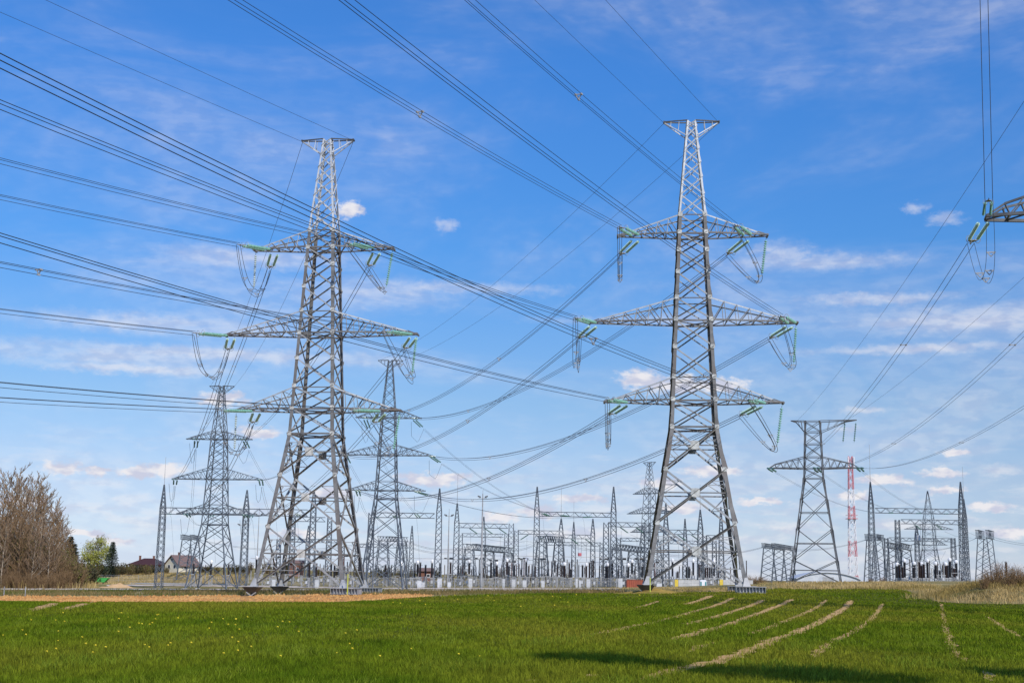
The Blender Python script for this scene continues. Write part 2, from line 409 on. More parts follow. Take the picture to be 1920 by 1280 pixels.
# the panel between the last body node and the first head node
rowsA['body'] = [816,768,727,675,628,586,541,500,468,436]
halvesA = [(1100,4.3),(816,2.2),(630,1.78),(436,1.3),(262,.42)]
TA, TB = R(7.3), R(4.7)
PA = make_pylon('tall bright-headed lattice pylon standing in front of the smaller pylons, by the bare soil strip', 582, 133, rowsA, TA, halvesA, True, 'two tall pylons at the field edge')
rowsB = dict(low=[1097,983,883,804], body=[804,753,711,655,604,563,515,474,441,408], top=[408,370,337,309,283,260,240,228],
             arms=[(443,408),(606,564),(755,712)])
halvesB = [(1097,4.4),(804,2.15),(606,1.75),(408,1.28),(228,.42)]
PB = make_pylon('tall brown-legged lattice pylon standing on the green field beside the red container', 1302, 127, rowsB, TB, halvesB, True, 'two tall pylons at the field edge')
rowsC = dict(low=[1103,1048,1012,983], body=[983,963,947,922,898,878,857,840,823,809], top=[809,790,774,760,748,737,729,723],
             arms=[(823,809),(898,878),(963,946)])
halvesC = [(1103,4.3),(983,2.2),(898,1.78),(809,1.3),(723,.42)]
PC = make_pylon('slender grey pylon by the gravel road, in front of the cream house', 397, 292, rowsC, R(5), halvesC, False, 'smaller double circuit pylons', ang_=True)
rowsD = dict(low=[1107,1052,1005,965,935], body=[935,919,902,877,853,833,810,797,783,764], top=[764,745,729,714,702,691,682,675],
             arms=[(783,765),(853,834),(919,902)])
halvesD = [(1107,4.5),(935,2.2),(853,1.8),(764,1.3),(675,.42)]
PD = make_pylon('grey pylon rising just behind the legs of the tall bright-headed pylon', 719, 294, rowsD, R(2), halvesD, False, 'smaller double circuit pylons', ang_=True)
rowsG = dict(low=[1097,1065,1038,1012], body=[1012,996,983,970,955,942,925,916], top=[916,904,894,885,877,871,866],
             arms=[(925,915),(962,951),(997,985)])
PG = make_pylon('distant small pylon seen beside the leg of the tall brown-legged pylon', 1218, 480, rowsG, R(44), [(1097,4.3),(1012,2.2),(962,1.8),(916,1.3),(866,.45)], False, 'smaller double circuit pylons', low_widths=None)
rowsH = dict(low=[1092,1066,1046,1030], body=[1030,1018,1006,995,983,970], top=[970,957,945,933,920],
             arms=[(992,982),(1021,1010)])
PH = make_pylon('distant pointed pylon seen through the wide portal behind the black insulators', 1745, 560, rowsH, R(3), [(1092,4.2),(1030,2.4),(992,1.95),(970,1.7),(920,.12)], False, 'smaller double circuit pylons', pointed=True, arms=(9.6,7.0))

# flat-headed single circuit pylon
def make_flat_pylon(label, px, Y, zrow, theta, scale_h=1.0, base=None, name='pylon', near=False):
    P = Pylon(); base = base or foot(px, Y); P.base = base; P.theta = theta
    zz = dict(zrow); root = thing(name, label, 'pylon', base, -theta, 'flat-headed single circuit pylons'); P.root = root
    P.mw = Matrix.Translation(base) @ Matrix.Rotation(-theta, 4, 'Z')
    prof = [(0, 4.35), (zz['waist'], 1.75), (zz['arm'], 1.62), (zz['top'], 1.40)]
    hw = lambda z: interp(prof, z); cr = lambda sx, sy, z: Vector((sx*hw(z), sy*hw(z), z))
    so = steel_dk
    for sx in (-1, 1):
        for sy in (-1, 1):
            m = MB()
            for z0, z1, w in ((0, zz['waist'], .21), (zz['waist'], zz['top'], .15)):
                m.ang(cr(sx,sy,z0), cr(sx,sy,z1), w, (-sx,0,0), (0,-sy,0))
            leg = m.build('leg', [so], root); f = MB(); c = cr(sx,sy,0); f.box((c.x, c.y, -.15), (.9,.9,.6)); f.build('foundation', conc, leg)
    b = MB(); c_ = MB()
    def X(m, z0, z1, w):
        for (a, b_, n) in FACES:
            n = Vector(n); brace(m, cr(*a,z0)-n*.05, cr(*b_,z1)-n*.05, w*1.1, n, 0, 0); brace(m, cr(*b_,z0)-n*.2, cr(*a,z1)-n*.2, w*1.1, n, 1, 0)
    lo = [zz['waist']*k for k in (0,.215,.51,.80,1)]
    for z0, z1 in zip(lo, lo[1:]): X(b, z0, z1, .10)
    for k in (.12,.375,.67):
        z = zz['waist']*k
        for (a, b_, n) in FACES: b.bar(cr(*a,z)-Vector(n)*.29, cr(*b_,z)-Vector(n)*.29, .12)
    nn = [zz['waist'], zz['arm'], zz['armtop'], zz['armtop']+(zz['top']-zz['armtop'])*.36, zz['armtop']+(zz['top']-zz['armtop'])*.70, zz['top']]
    for z0, z1 in zip(nn, nn[1:]): X(c_, z0, z1, .085)
    for z in nn:
        for (a, b_, n) in FACES: c_.bar(cr(*a,z)-Vector(n)*.25, cr(*b_,z)-Vector(n)*.25, .11)
    b.build('lower_bracing', [so, so], root); c_.build('body_bracing', [so, so], root)
    for s in (-1, 1):
        m = MB(); L = 7.7; n = 5; h0, h1 = hw(zz['arm']), hw(zz['armtop'])
        for k in (-1, 1):
            p0, p1 = Vector((s*h0,k*h0,zz['arm'])), Vector((s*L,k*.5,zz['arm']+.1)); q0, q1 = Vector((s*h1,k*h1,zz['armtop'])), Vector((s*(L-1.0),k*.5,zz['arm']+.75))
            m.bar(p0, p1, .17); m.bar(q0, q1, .12); m.bar(q1, p1, .10)
            for i in range(n):
                m.bar(p0.lerp(p1,i/n), q0.lerp(q1,(i+1)/n), .085)
                if i: m.bar(p0.lerp(p1,i/n), q0.lerp(q1,i/n), .07)
        for i in range(1, n+1):
            f = i/n; y = h0+(.5-h0)*f; x = s*(h0+(L-h0)*f); m.bar((x,-y,zz['arm']+.13),(x,y,zz['arm']+.13),.08)
            f0 = (i-1)/n; y0 = h0+(.5-h0)*f0; m.bar((s*(h0+(L-h0)*f0),-y0,zz['arm']+.1),(x,y,zz['arm']+.1),.08)
        m.build('cross_arm', [steel_dk], root)
        m = MB(); L = 7.6 if s > 0 else 3.8; zt = zz['top']; h = hw(zt); zb = zt-1.9; h2 = hw(zb)
        for k in (-1, 1):
            m.bar((s*h,k*h,zt), (s*L,k*.3,zt+.15), .13); m.bar((s*h2,k*h2,zb), (s*L*.75,k*.4,zt-.15), .10); m.bar((s*L*.75,k*.4,zt-.15),(s*L,k*.3,zt+.15),.1)
            for f in (.25,.5,.75): m.bar((s*(h+(L-h)*f),k*(h+(.3-h)*f),zt+.15*f),(s*(h2+(L*.75-h2)*f),k*(h2+(.4-h2)*f),zb+(1.75)*f),.06)
        m.build('earth_wire_arm', [so], root)
    P.z = zz
    return P
yE = 245; bE = foot(1530, yE); zE = lambda py: at(1530, py, yE).z-bE.z
PE = make_flat_pylon('dark flat-headed pylon standing beside the red and white mast', 1530, yE, dict(waist=zE(897), arm=zE(878), armtop=zE(857), top=zE(790)), R(15))
zzE = PE.z
tipF = at(1848, 408, 76)
thF = R(13)
# centre so that the outer arm end falls on the seen tip
cF = Vector((tipF.x+7.7*math.cos(thF), 76-7.7*math.sin(thF), 0)); cF.z = g1(cF.x, cF.y)
kF = (tipF.z-cF.z)/(zzE['arm']+.1)
PF = make_flat_pylon('close flat-headed pylon of which only one arm end reaches into the picture', 0, 0, dict(waist=zzE['waist']*kF, arm=zzE['arm']*kF, armtop=zzE['armtop']*kF, top=zzE['top']*kF), thF, base=cF)

# ------------------------------------------------------------------ insulators
def disc_profile(x0, x1, r, pitch=.16, core=.045):
    n = max(2, int((x1-x0)/pitch)); p = [(.02, x0-.25), (.03, x0)]
    for i in range(n):
        a = x0+(x1-x0)*i/n; d = (x1-x0)/n
        p += [(core, a+d*.05), (r, a+d*.45), (r*.93, a+d*.62), (core*1.2, a+d*.72)]
    p += [(.03, x1), (.02, x1+.25)]
    return p
def string_mesh(name, m_, L0, L1, r, n=9, pitch=.16):
    b = MB(); b.lathe(disc_profile(L0, L1, r, pitch), n, axis='x'); return b.mesh(name, m_)
ins_g = string_mesh('insulator_string', [glass_g], .55, 3.75, .145)
ins_w = string_mesh('insulator_string', [glass_w], .35, 3.55, .14, pitch=.2)
ins_g2 = string_mesh('insulator_string', [glass_g], .35, 3.55, .15, pitch=.2)
glass_lit = mat('sunlit_insulator_glass', (.38,.62,.50), (.56,.76,.66), 6, .12, 0, spec=.8)  # green glass again, with the sunlight on it put into a paler colour
ins_lit = string_mesh('insulator_string', [glass_lit], .55, 3.75, .14)
ins_f = string_mesh('insulator_string', [glass_d], .5, 3.7, .17, n=6, pitch=.4)
yk = MB(); yk.quad_prism([(4.0,-.34,-.02),(4.12,-.36,-.02),(4.5,-.1,-.02),(4.5,.1,-.02),(4.12,.36,-.02),(4.0,.34,-.02)], [(4.0,-.34,.02),(4.12,-.36,.02),(4.5,-.1,.02),(4.5,.1,.02),(4.12,.36,.02),(4.0,.34,.02)])
yk.tube([(4.5,0,0),(4.9,0,0)], .05, 6)
for s in (-1, 1): yk.tube([(3.85,s*.30+.42*math.cos(t)*.5,.30*math.sin(t)) for t in np.linspace(0,6.283,13)], .02, 4)
yk_me = yk.mesh('yoke', [steel_mid])
SL = 4.75   # attachment to wire clamp
def orient(o, p, d, up=Vector((0,0,1))):
    d = d.normalized(); y = up.cross(d).normalized(); z = d.cross(y)
    m = Matrix(((d.x,y.x,z.x),(d.y,y.y,z.y),(d.z,y.z,z.z))).to_4x4(); m.translation = p
    o.matrix_world = m
def double_string(p, d, label, group, me=None, gap=.35, yoke=True, name='insulator_set', k=1.0):
    t = thing(name, label, 'insulator', (0,0,0), 0, group); orient(t, p, d); t.scale = (k,k,k)
    for s in (-1, 1):
        o = link('insulator_string', me or ins_g, t); o.location = (0, s*gap, 0); o.rotation_euler = (0, 0, -s*math.atan((gap-.30)/4))
    if yoke: link('yoke', yk_me, t)
    return p+d.normalized()*SL*k

# ------------------------------------------------------------------ conductors
def para(P, Q, sag, n=24):
    P, Q = Vector(P), Vector(Q)
    return [P.lerp(Q, i/n)-Vector((0,0,4*sag*(i/n)*(1-i/n))) for i in range(n+1)]
OFFS = {3: ((-.2,.12),(.2,.12),(0,-.23)), 2: ((-.2,0),(.2,0)), 1: ((0,0),)}
def bundle(pts, n, r, label, cat='power line', group=None, name='conductor_bundle', spacers=(), m_=None, conv=0):
    pts = [Vector(p) for p in pts]; d = (pts[-1]-pts[0]); d.z = 0; d.normalize(); lat = Vector((d.y,-d.x,0)); up = Vector((0,0,1))
    if n == 1:
        b = MB(); b.tube(pts, r, 4); o = b.build(name, [m_ or wire_m]); tag(o, label, cat, group); return o
    t = thing(name, label, cat, pts[0], 0, group)
    for (a, c) in OFFS[n]:
        b = MB(); L = len(pts)-1
        q = [p-pts[0]+(lat*a+up*c)*min(1, (i+.3)/1.5 if conv else 1) for i, p in enumerate(pts)]
        b.tube(q, r, 4); b.build('conductor', [m_ or wire_m], t)
    for f in spacers:
        i = f*(len(pts)-1); k = int(i); p = pts[k].lerp(pts[min(k+1,len(pts)-1)], i-k)-pts[0]
        b = MB(); o_ = OFFS[n]
        for u in range(len(o_)):
            for v in range(u+1, len(o_)):
                b.bar(p+lat*o_[u][0]+up*o_[u][1], p+lat*o_[v][0]+up*o_[v][1], .055)
        for u in o_: b.bar(p+lat*u[0]+up*u[1]-d*.12, p+lat*u[0]+up*u[1]+d*.12, .10)
        b.build('spacer', [steel_mid], t)
    return t

TIER = ('upper', 'middle', 'lower'); SIDE = {-1: 'left', 1: 'right'}
UC = (5.2, 9.15, 6.25)
def toward(ang):   # horizontal heading towards the camera side, ang degrees off the view axis
    return Vector((-math.sin(R(ang)), -math.cos(R(ang)), 0))
SAGB = 3.8e-4
SPX = {'A11':(65,508), 'B0-1':(790,222), 'B01':(1085,183), 'B21':(1110,635)}
def near_f(pts, px, py):
    best = min(range(len(pts)*8-8), key=lambda k: math.dist(proj(pts[k//8].lerp(pts[k//8+1], k%8/8)), (px, py)) if (pts[k//8].y > 3) else 1e9)
    return best/8/(len(pts)-1)
def incoming(T, ang, epx, epy, smax, n=34, SAGB=SAGB):
    d = toward(ang); r = ray(epx, epy)
    s = (r.x*(T.y-CAM.y)-r.y*(T.x-CAM.x))/(r.y*d.x-r.x*d.y)
    q = T+d*s; z = CAM.z+r.z*(q.y-CAM.y)/r.y
    a = (z-T.z-SAGB*s*s)/s
    return [Vector((T.x+d.x*u, T.y+d.y*u, T.z+a*u+SAGB*u*u)) for u in [smax*i/n for i in range(n+1)]], a, s
def jumper(P0, P2, low, label, group, r=.024, n3=3):
    t = thing('jumper', label, 'cable loop', P0, 0, group)
    ax = (P2-P0); ax.z = 0
    lat = Vector((ax.y,-ax.x,0)).normalized() if ax.length > .1 else Vector((1,0,0))
    jit = [random.uniform(.9,1.1) for _ in range(3)]+[random.uniform(-.18,.18) for _ in range(3)]
    for k, o in enumerate((-.2, .2, 0)[:n3]):
        pts = []
        off = lat*o+Vector((0,0,-.25 if k == 2 else 0))
        n = 18
        for i in range(n+1):
            u = i/n; p = P0.lerp(P2, u)
            w = 1-abs(2*u-1)**2.6
            p = p+(low-(P0+P2)/2)*w*jit[k]+lat*w*jit[k+3]
            pts.append(p-P0+off)
        b = MB(); b.tube(pts, r, 5); b.build('conductor', [jump_m], t)
    for u in (.22,.4,.6,.8):
        p = P0.lerp(P2, u)+(low-(P0+P2)/2)*(1-abs(2*u-1)**2.6)-P0
        b = MB(); b.bar(p-lat*.25, p+lat*.25, .06); b.bar(p-lat*.2, p+Vector((0,0,-.25)), .05); b.bar(p+lat*.2, p+Vector((0,0,-.25)), .05); b.build('spacer', [steel_mid], t)

EDGE_A = {(0,-1):(0,369),(0,1):(0,301),(1,-1):(0,582),(1,1):(0,495),(2,-1):(0,748),(2,1):(0,720)}
EDGE_B = {(0,-1):(440,0),(0,1):(879,0),(1,-1):(0,196),(1,1):(648,0),(2,-1):(0,445),(2,1):(0,114)}
PKA = {-1:(0,23),1:(85,0)}; PKB = {-1:(1002,0),1:(1135,0)}
WHO = {'A': 'bright-headed pylon', 'B': 'brown-legged pylon', 'C': 'slender house-side pylon', 'D': 'grey pylon'}
SUSP = {'A': {(0,-1),(0,1),(1,1),(2,-1),(2,1)}, 'B': {(0,1),(1,1),(2,1)}}
def string_ends(P, t, s, inward, heading, slope):
    L, zb = P.arms[(t, s)]; uc = UC[t]*(L/(7.0,9.6,8.2)[t]); h = interp([(2,1.0),(L,.5)], uc)
    p = P.mw @ Vector((s*uc, (-1 if inward else 1)*h, zb-.12))
    d = Vector((heading.x, heading.y, slope)).normalized()
    return p, d
def rig(P, key, ang, edges, pk, Pfar, kfar, smax):
    near = {}
    gi = 'insulator strings on the tall pylons'
    for t in range(3):
        for s in (-1, 1):
            ex, ey = edges[(t, s)]
            L, zb = P.arms[(t, s)]
            p, d = string_ends(P, t, s, True, toward(ang), -.07)
            e = p+d*SL
            pts, a, ss = incoming(e, ang, ex, ey, smax)
            d = Vector((toward(ang).x, toward(ang).y, a)).normalized(); e = p+d*SL
            pts, a, ss = incoming(e, ang, ex, ey, smax)
            double_string(p, d, f'green glass double string pulled towards the field, {TIER[t]} {SIDE[s]} arm, {WHO[key]}', gi)
            bundle(pts, 3, .020, f'three dark conductors running overhead to the {TIER[t]} {SIDE[s]} arm of {WHO[key]}', group='overhead conductor bundles', spacers=([near_f(pts, *SPX[f'{key}{t}{s}'])] if f'{key}{t}{s}' in SPX else [])+[.62,.85])
            # away side
            q, _ = string_ends(P, t, s, False, Vector((0,1,0)), 0)
            Lf, zf = Pfar.arms[(t, s)]
            f0, _ = string_ends(Pfar, t, s, True, Vector((0,-1,0)), 0)
            hd = f0-q; span = Vector((hd.x, hd.y, 0)).length; sag = 3.4 if key == 'A' else 4.6
            sl = hd.z/span-4*sag/span
            d2 = Vector((hd.x/span, hd.y/span, sl)).normalized()
            e2 = double_string(q, d2, f'green glass double string slanting away behind the {TIER[t]} {SIDE[s]} arm of {WHO[key]}', gi, me=ins_lit)
            sl3 = -hd.z/span-4*sag/span
            d3 = Vector((-hd.x/span, -hd.y/span, sl3)).normalized()
            e3 = double_string(f0, d3, f'dark double string facing the field on the {TIER[t]} {SIDE[s]} arm of {WHO[kfar]}', 'insulator strings on the smaller pylons', me=ins_f, yoke=False)
            bundle(para(e2, e3, sag*.9, 26), 3 if key == 'B' else 2, .03, f'thin conductors sagging back to the substation from the {TIER[t]} {SIDE[s]} arm of {WHO[key]}', group='conductors sagging back to the smaller pylons', spacers=(.3,.7))
            # jumper
            mid = (e+e2)/2
            if (t, s) in SUSP[key]:
                tip = P.mw @ Vector((s*(L-.1), 0, zb-.1)); dn = Vector((-(tip-mid).x*.04, 0, -1))
                o = link('insulator_string', ins_w if (key == 'A' and s < 0) else ins_g2); orient(o, tip, dn.normalized(), Vector((0,1,0)))
                tag(o, f'ribbed single string hanging from the {TIER[t]} {SIDE[s]} arm tip of {WHO[key]}', 'insulator', 'hanging jumper insulators')
                low = tip+dn.normalized()*4.0; low = low.lerp(Vector((mid.x, mid.y, low.z-.5)), .10)
            else:
                low = Vector((mid.x, mid.y, min(e.z, e2.z)-3.4))
            jumper(e, e2, low, f'looped jumper cables under the {TIER[t]} {SIDE[s]} arm of {WHO[key]}', 'jumper cable loops')
    for s in (-1, 1):
        pts, a, ss = incoming(P.peak[s], ang, *pk[s], smax, SAGB=1.2e-4)
        bundle(pts, 1, .017, f'thin single earth wire running overhead to the {SIDE[s]} head tip of {WHO[key]}', group='earth wires', name='earth_wire')
        bundle(para(P.peak[s], Pfar.peak[s], 3.0), 1, .02, f'thin earth wire sagging away from the {SIDE[s]} head tip of {WHO[key]}', group='earth wires', name='earth_wire')
rig(PA, 'A', 30.0, EDGE_A, PKA, PC, 'C', 250)
rig(PB, 'B', 24.3, EDGE_B, PKB, PD, 'D', 250)
# ------------------------------------------------------------------ wires of the flat-headed pylons
def armpt(P, s, k, u=None): 
    L = 7.7 if u is None else u
    return P.mw @ Vector((s*L, k*.5, P.z['arm']+.05))
PNAME = {-1: 'left tip', 0: 'middle', 1: 'right tip'}
for s in (-1, 0, 1):
    p = armpt(PF, s, 1) if s else PF.mw @ Vector((.3, 1.6, PF.z['arm'])); q = armpt(PE, s, -1) if s else PE.mw @ Vector((.3, -1.6, PE.z['arm']))
    hd = q-p; sp = Vector((hd.x,hd.y,0)).length; sag = 4.2
    d = Vector((hd.x/sp, hd.y/sp, hd.z/sp-4*sag/sp)); e = double_string(p, d, f'sunlit green double string below the {PNAME[s]} of the close flat-headed pylon', 'insulator strings of the flat-headed pylons', me=ins_lit, k=.8)
    d2 = Vector((-hd.x/sp, -hd.y/sp, -hd.z/sp-4*sag/sp)); e2 = double_string(q, d2, f'dark double string facing the field at the {PNAME[s]} of the dark flat-headed pylon', 'insulator strings of the flat-headed pylons', me=ins_f, yoke=False)
    bundle(para(e, e2, sag*.9, 30), 2, .018, f'twin conductors falling from the close flat-headed pylon to the {PNAME[s]} of the dark one', group='twin conductors of the flat-headed pylons', spacers=(.15,.5))
    if s == -1:
        T = armpt(PF, -1, -1); d = toward(16.0); ee = double_string(T, Vector((d.x,d.y,.12)), 'double string pulled overhead at the outer arm end of the close flat-headed pylon', 'insulator strings of the flat-headed pylons', k=.55)
        pts, a, ss = incoming(ee, 16.0, 1845, 0, 75, n=20)
        bundle(pts, 2, .018, 'twin conductors rising steeply overhead from the close arm end', group='twin conductors of the flat-headed pylons')
        jumper(ee, e, Vector((e.x+.5, e.y-1.2, e.z-2.2)), 'looped jumper under the close arm end at the picture edge', 'jumper cable loops', r=.014, n3=2)
for s in (-1, 1):
    L = 7.6 if s > 0 else 3.8
    p = PF.mw @ Vector((s*L, 0, PF.z['top'])); q = PE.mw @ Vector((s*L*.75, 0, PE.z['top']))
    bundle(para(p, q, 1.5), 1, .016, f'thin earth wire falling to the {SIDE[s]} head end of the dark flat-headed pylon', group='earth wires', name='earth_wire')
for u, hgt in ((5.6, 3.4), (7.5, 3.2)):
    p = PE.mw @ Vector((u, 0, PE.z['top']+.05)); o = link('insulator_string', ins_f); orient(o, p, Vector((-.12, 0, -1)).normalized(), Vector((0,1,0)))
    tag(o, f'{"inner" if u < 6 else "outer"} dark string hanging under the head arm of the dark flat-headed pylon', 'insulator', 'hanging jumper insulators')

# ------------------------------------------------------------------ substation portals
def lattice_column(name, b, ztop_beam, zpeak, rod, parent, w=1.25, bw=.16):
    m = MB(); h0, h1 = w*.72, w*.5; zs_ = 0; zt = ztop_beam
    hwz = lambda z: (h0+(h1-h0)*z/zt) if z <= zt else max(.07, h1*(1-(z-zt)/max(.1,(zpeak-zt))*.93))
    top = zpeak or zt
    lv = [0]
    while lv[-1] < top-.8: lv.append(lv[-1]+max(.9, 2*hwz(lv[-1])*1.05))
    lv[-1] = top
    for sx in (-1,1):
        for sy in (-1,1):
            for a, c in ((0, zt),)+(((zt, zpeak),) if zpeak else ()):
                m.bar((sx*hwz(a),sy*hwz(a),a), (sx*hwz(c),sy*hwz(c),c), bw)
    for z0, z1 in zip(lv, lv[1:]):
        for i, (a, b_, n) in enumerate(FACES):
            o = -Vector(n)*.03; p, q = Vector((a[0]*hwz(z0),a[1]*hwz(z0),z0))+o, Vector((b_[0]*hwz(z1),b_[1]*hwz(z1),z1))+o
            m.bar(p, q, bw*.55)
            p, q = Vector((b_[0]*hwz(z0),b_[1]*hwz(z0),z0))+o*3, Vector((a[0]*hwz(z1),a[1]*hwz(z1),z1))+o*3
            m.bar(p, q, bw*.55)
    o = m.build(name, [steel_far], parent); o.location = b
    if rod:
        r = MB(); r.tube([(0,0,top-1.0),(0,0,rod)], .045, 5); r.tube([(0,0,top-1.0),(0,0,top+(rod-top)*.4)], .07, 5); r.build('lightning_rod', [steel_mid], o)
    return o
def truss_beam(p, q, w, h, parent, bw=.15):
    p, q = Vector(p), Vector(q); d = (q-p); L = d.length; d.normalize(); lat = d.cross(Vector((0,0,1))).normalized(); up = Vector((0,0,1))
    m = MB(); n = max(2, int(L/max(1.0, h*1.05)))
    for k in (-1, 1):
        for v in (0, 1): m.bar(p+lat*k*w/2-up*h*v, q+lat*k*w/2-up*h*v, bw)
        for i in range(n):
            a, c = p+(q-p)*(i/n), p+(q-p)*((i+1)/n); o = lat*k*w/2
            m.bar(a+o-up*(h if i%2 else 0), c+o-up*(0 if i%2 else h), bw*.6); 
    for v in (0, 1):
        for i in range(n):
            a, c = p+(q-p)*(i/n), p+(q-p)*((i+1)/n); s = 1 if i % 2 else -1
            m.bar(a+lat*s*w/2-up*(h*v), c-lat*s*w/2-up*(h*v), bw*.55)
    return m.build('beam', [steel_far], parent)
def portal(label, Y, cols, beams, w=1.25, name='portal_frame'):
    f0 = foot(cols[0][0], Y); t = thing(name, label, 'portal frame', f0, 0, 'substation portal frames')
    for px, pk, rod in cols:
        f = foot(px, Y); zb = max(at(px, b[2], Y).z for b in beams if b[0]-3 <= px <= b[1]+3)-f.z
        zp = at(px, pk, Y).z-f.z if pk else None
        lattice_column('column', f-f0, zb, zp, (at(px, rod, Y).z-f.z) if rod else None, t, w)
    out = []
    for x0, x1, y0, y1 in beams:
        p, q = at(x0, y0, Y), at(x1, y0, Y); z = (p.z+q.z)/2; h = z-(at(x0, y1, Y).z+at(x1, y1, Y).z)/2
        p.z = q.z = z
        e = .03
        truss_beam(p-f0+Vector((w*.55,0,-e)), q-f0-Vector((w*.55,0,e)), w*.9, h, t)
        out.append((p, q, h))
    t['label'] = label
    return out
b1, = portal('wide portal behind the slender pylon by the house', 350, [(297,908,856),(455,918,None),(582,918,None)], [(297,582,953,965)])
portal('lower peakless portal seen between the legs of the bright-headed pylon', 390, [(545,None,None),(614,None,None)], [(545,614,969,977)], 1.1)
b2, = portal('portal just behind the grey pylon, with one peaked column by the lower light mast', 345, [(692,None,None),(820,915,None)], [(692,820,961,970)])
b3, = portal('portal with one peaked column and rod by the lower light mast', 375, [(854,943,888),(957,None,None)], [(854,957,981,989)])
b4, = portal('twin-peaked tall portal in the middle of the substation', 355, [(1005,912,None),(1150,912,None)], [(1005,1150,960,968)])
b5 = portal('stepped three-column portal behind the twin-peaked portal', 398, [(967,None,None),(1051,972,913),(1111,972,None)], [(967,1051,994,1001),(1051,1111,1002,1009)], 1.1)
b7, = portal('peakless portal above the red container', 368, [(1136,None,None),(1214,None,None)], [(1136,1214,979,987)])
b8, = portal('peaked portal seen between the legs of the brown-legged pylon', 372, [(1249,942,None),(1314,955,908)], [(1249,1314,993,1001)])
b9, = portal('small portal at the inner leg of the brown-legged pylon', 402, [(1322,None,None),(1353,950,None)], [(1322,1353,1003,1009)], 1.1)
b10, = portal('wide twin-peaked portal beside the red and white mast', 378, [(1637,903,833),(1808,903,None)], [(1637,1808,953,962)])
b12, = portal('portal farther back, seen over the low gantry beside the light masts', 430, [(862,None,None),(905,968,None),(948,None,None)], [(862,948,1000,1006)], 1.1)
b13, = portal('portal farther back, seen through the twin-peaked portal', 435, [(1022,None,None),(1075,978,940),(1128,None,None)], [(1022,1128,1016,1022)], 1.1)
b14, = portal('portal farther back, above the red container', 432, [(1160,None,None),(1205,985,None)], [(1160,1205,1008,1014)], 1.1)
b15, = portal('portal farther back, seen through the legs of the brown-legged pylon', 430, [(1236,None,None),(1285,972,None),(1340,None,None)], [(1236,1340,1013,1019)], 1.1)
b16, = portal('portal farther back, seen through the legs of the bright-headed pylon', 436, [(520,None,None),(575,985,None),(640,None,None)], [(520,640,1010,1016)], 1.1)
b17, = portal('portal farther back, behind the wide twin-peaked portal', 436, [(1664,None,None),(1722,985,None),(1790,None,None)], [(1664,1790,1008,1014)], 1.1)
b18, = portal('portal farther back, beside the legs of the grey pylon', 436, [(668,None,None),(770,985,None)], [(668,770,1020,1026)], 1.1)
b11, = portal('lower wide portal behind the dry bank, with a tall rod', 398, [(1686,None,None),(1813,935,875)], [(1686,1813,974,982)], 1.1)

def low_gantry(label, ends, n, dep=2.6):
    (x0, t0, b0, Y0), (x1, t1, b1_, Y1) = ends
    f0 = foot(x0, Y0); f1 = foot(x1, Y1); t = thing('transformer_gantry', label, 'gantry', f0, 0, 'low transformer gantries')
    P0, P1 = at(x0, t0, Y0), at(x1, t1, Y1); h = P0.z-at(x0, b0, Y0).z
    d = P1-P0; d.z = 0; d.normalize(); lat = Vector((d.y,-d.x,0))
    for k in (-1, 1):
        a, b = P0+lat*k*dep/2-f0, P1+lat*k*dep/2-f0
        truss_beam(a, b, .8, h, t, .14)
    for i in range(n):
        c = P0.lerp(P1, i/(n-1)); 
        m = MB(); H = c.z-h-g1(c.x, c.y); b = Vector((c.x, c.y, g1(c.x, c.y)))-f0
        for sx in (-1,1):
            for k in (-1,1):
                lo_ = b+d*sx*.9+lat*k*(dep*.85); hi_ = b+d*sx*.45+lat*k*(dep*.45)+Vector((0,0,H)); m.bar(lo_, hi_, .15)
        nn = 6
        for j in range(nn):
            f_, g_ = j/nn, (j+1)/nn
            for k in (-1,1):
                A = lambda sx, f: (b+d*sx*.9+lat*k*dep*.85).lerp(b+d*sx*.45+lat*k*dep*.45+Vector((0,0,H)), f)
                m.bar(A(-1,f_), A(1,g_), .08); m.bar(A(1,f_)+lat*.03, A(-1,g_)+lat*.03, .08)
            for sx in (-1,1):
                A = lambda k, f: (b+d*sx*.9+lat*k*dep*.85).lerp(b+d*sx*.45+lat*k*dep*.45+Vector((0,0,H)), f)
                m.bar(A(-1,f_), A(1,g_), .08); m.bar(A(1,f_)+d*.03, A(-1,g_)+d*.03, .08)
        m.build('column', [steel_far], t)
    return P0, P1, h
lg = [low_gantry('low gantry crossing behind the taller light mast', ((880,1019,1029,362),(953,1027,1036,388)), 3),
      low_gantry('low gantry under the twin-peaked tall portal', ((1016,1004,1015,372),(1048,1006,1016,396)), 2),
      low_gantry('low gantry ending at the leg of the brown-legged pylon, over the red container', ((1156,1020,1029,366),(1216,1028,1037,392)), 3),
      low_gantry('free-standing low gantry between the brown-legged and the dark flat-headed pylons', ((1440,1018,1026,372),(1478,1024,1032,420)), 3),
      low_gantry('dark end-on gantry beside the red and white mast', ((1633,1001,1012,385),(1646,1003,1013,410)), 2),
      low_gantry('low dark gantry in front of the wide portal near the dry bank', ((1674,1016,1026,388),(1699,1022,1031,410)), 2),
      low_gantry('lone end-on gantry standing clear beyond the dry bank', ((1841,993,1008,380),(1852,996,1010,402)), 2),
      low_gantry('low gantry beside the cream house', ((350,1002,1010,400),(366,1005,1012,425)), 2),
      low_gantry('low gantry seen through the legs of the grey pylon', ((719,1005,1013,370),(754,1007,1015,385)), 2)]

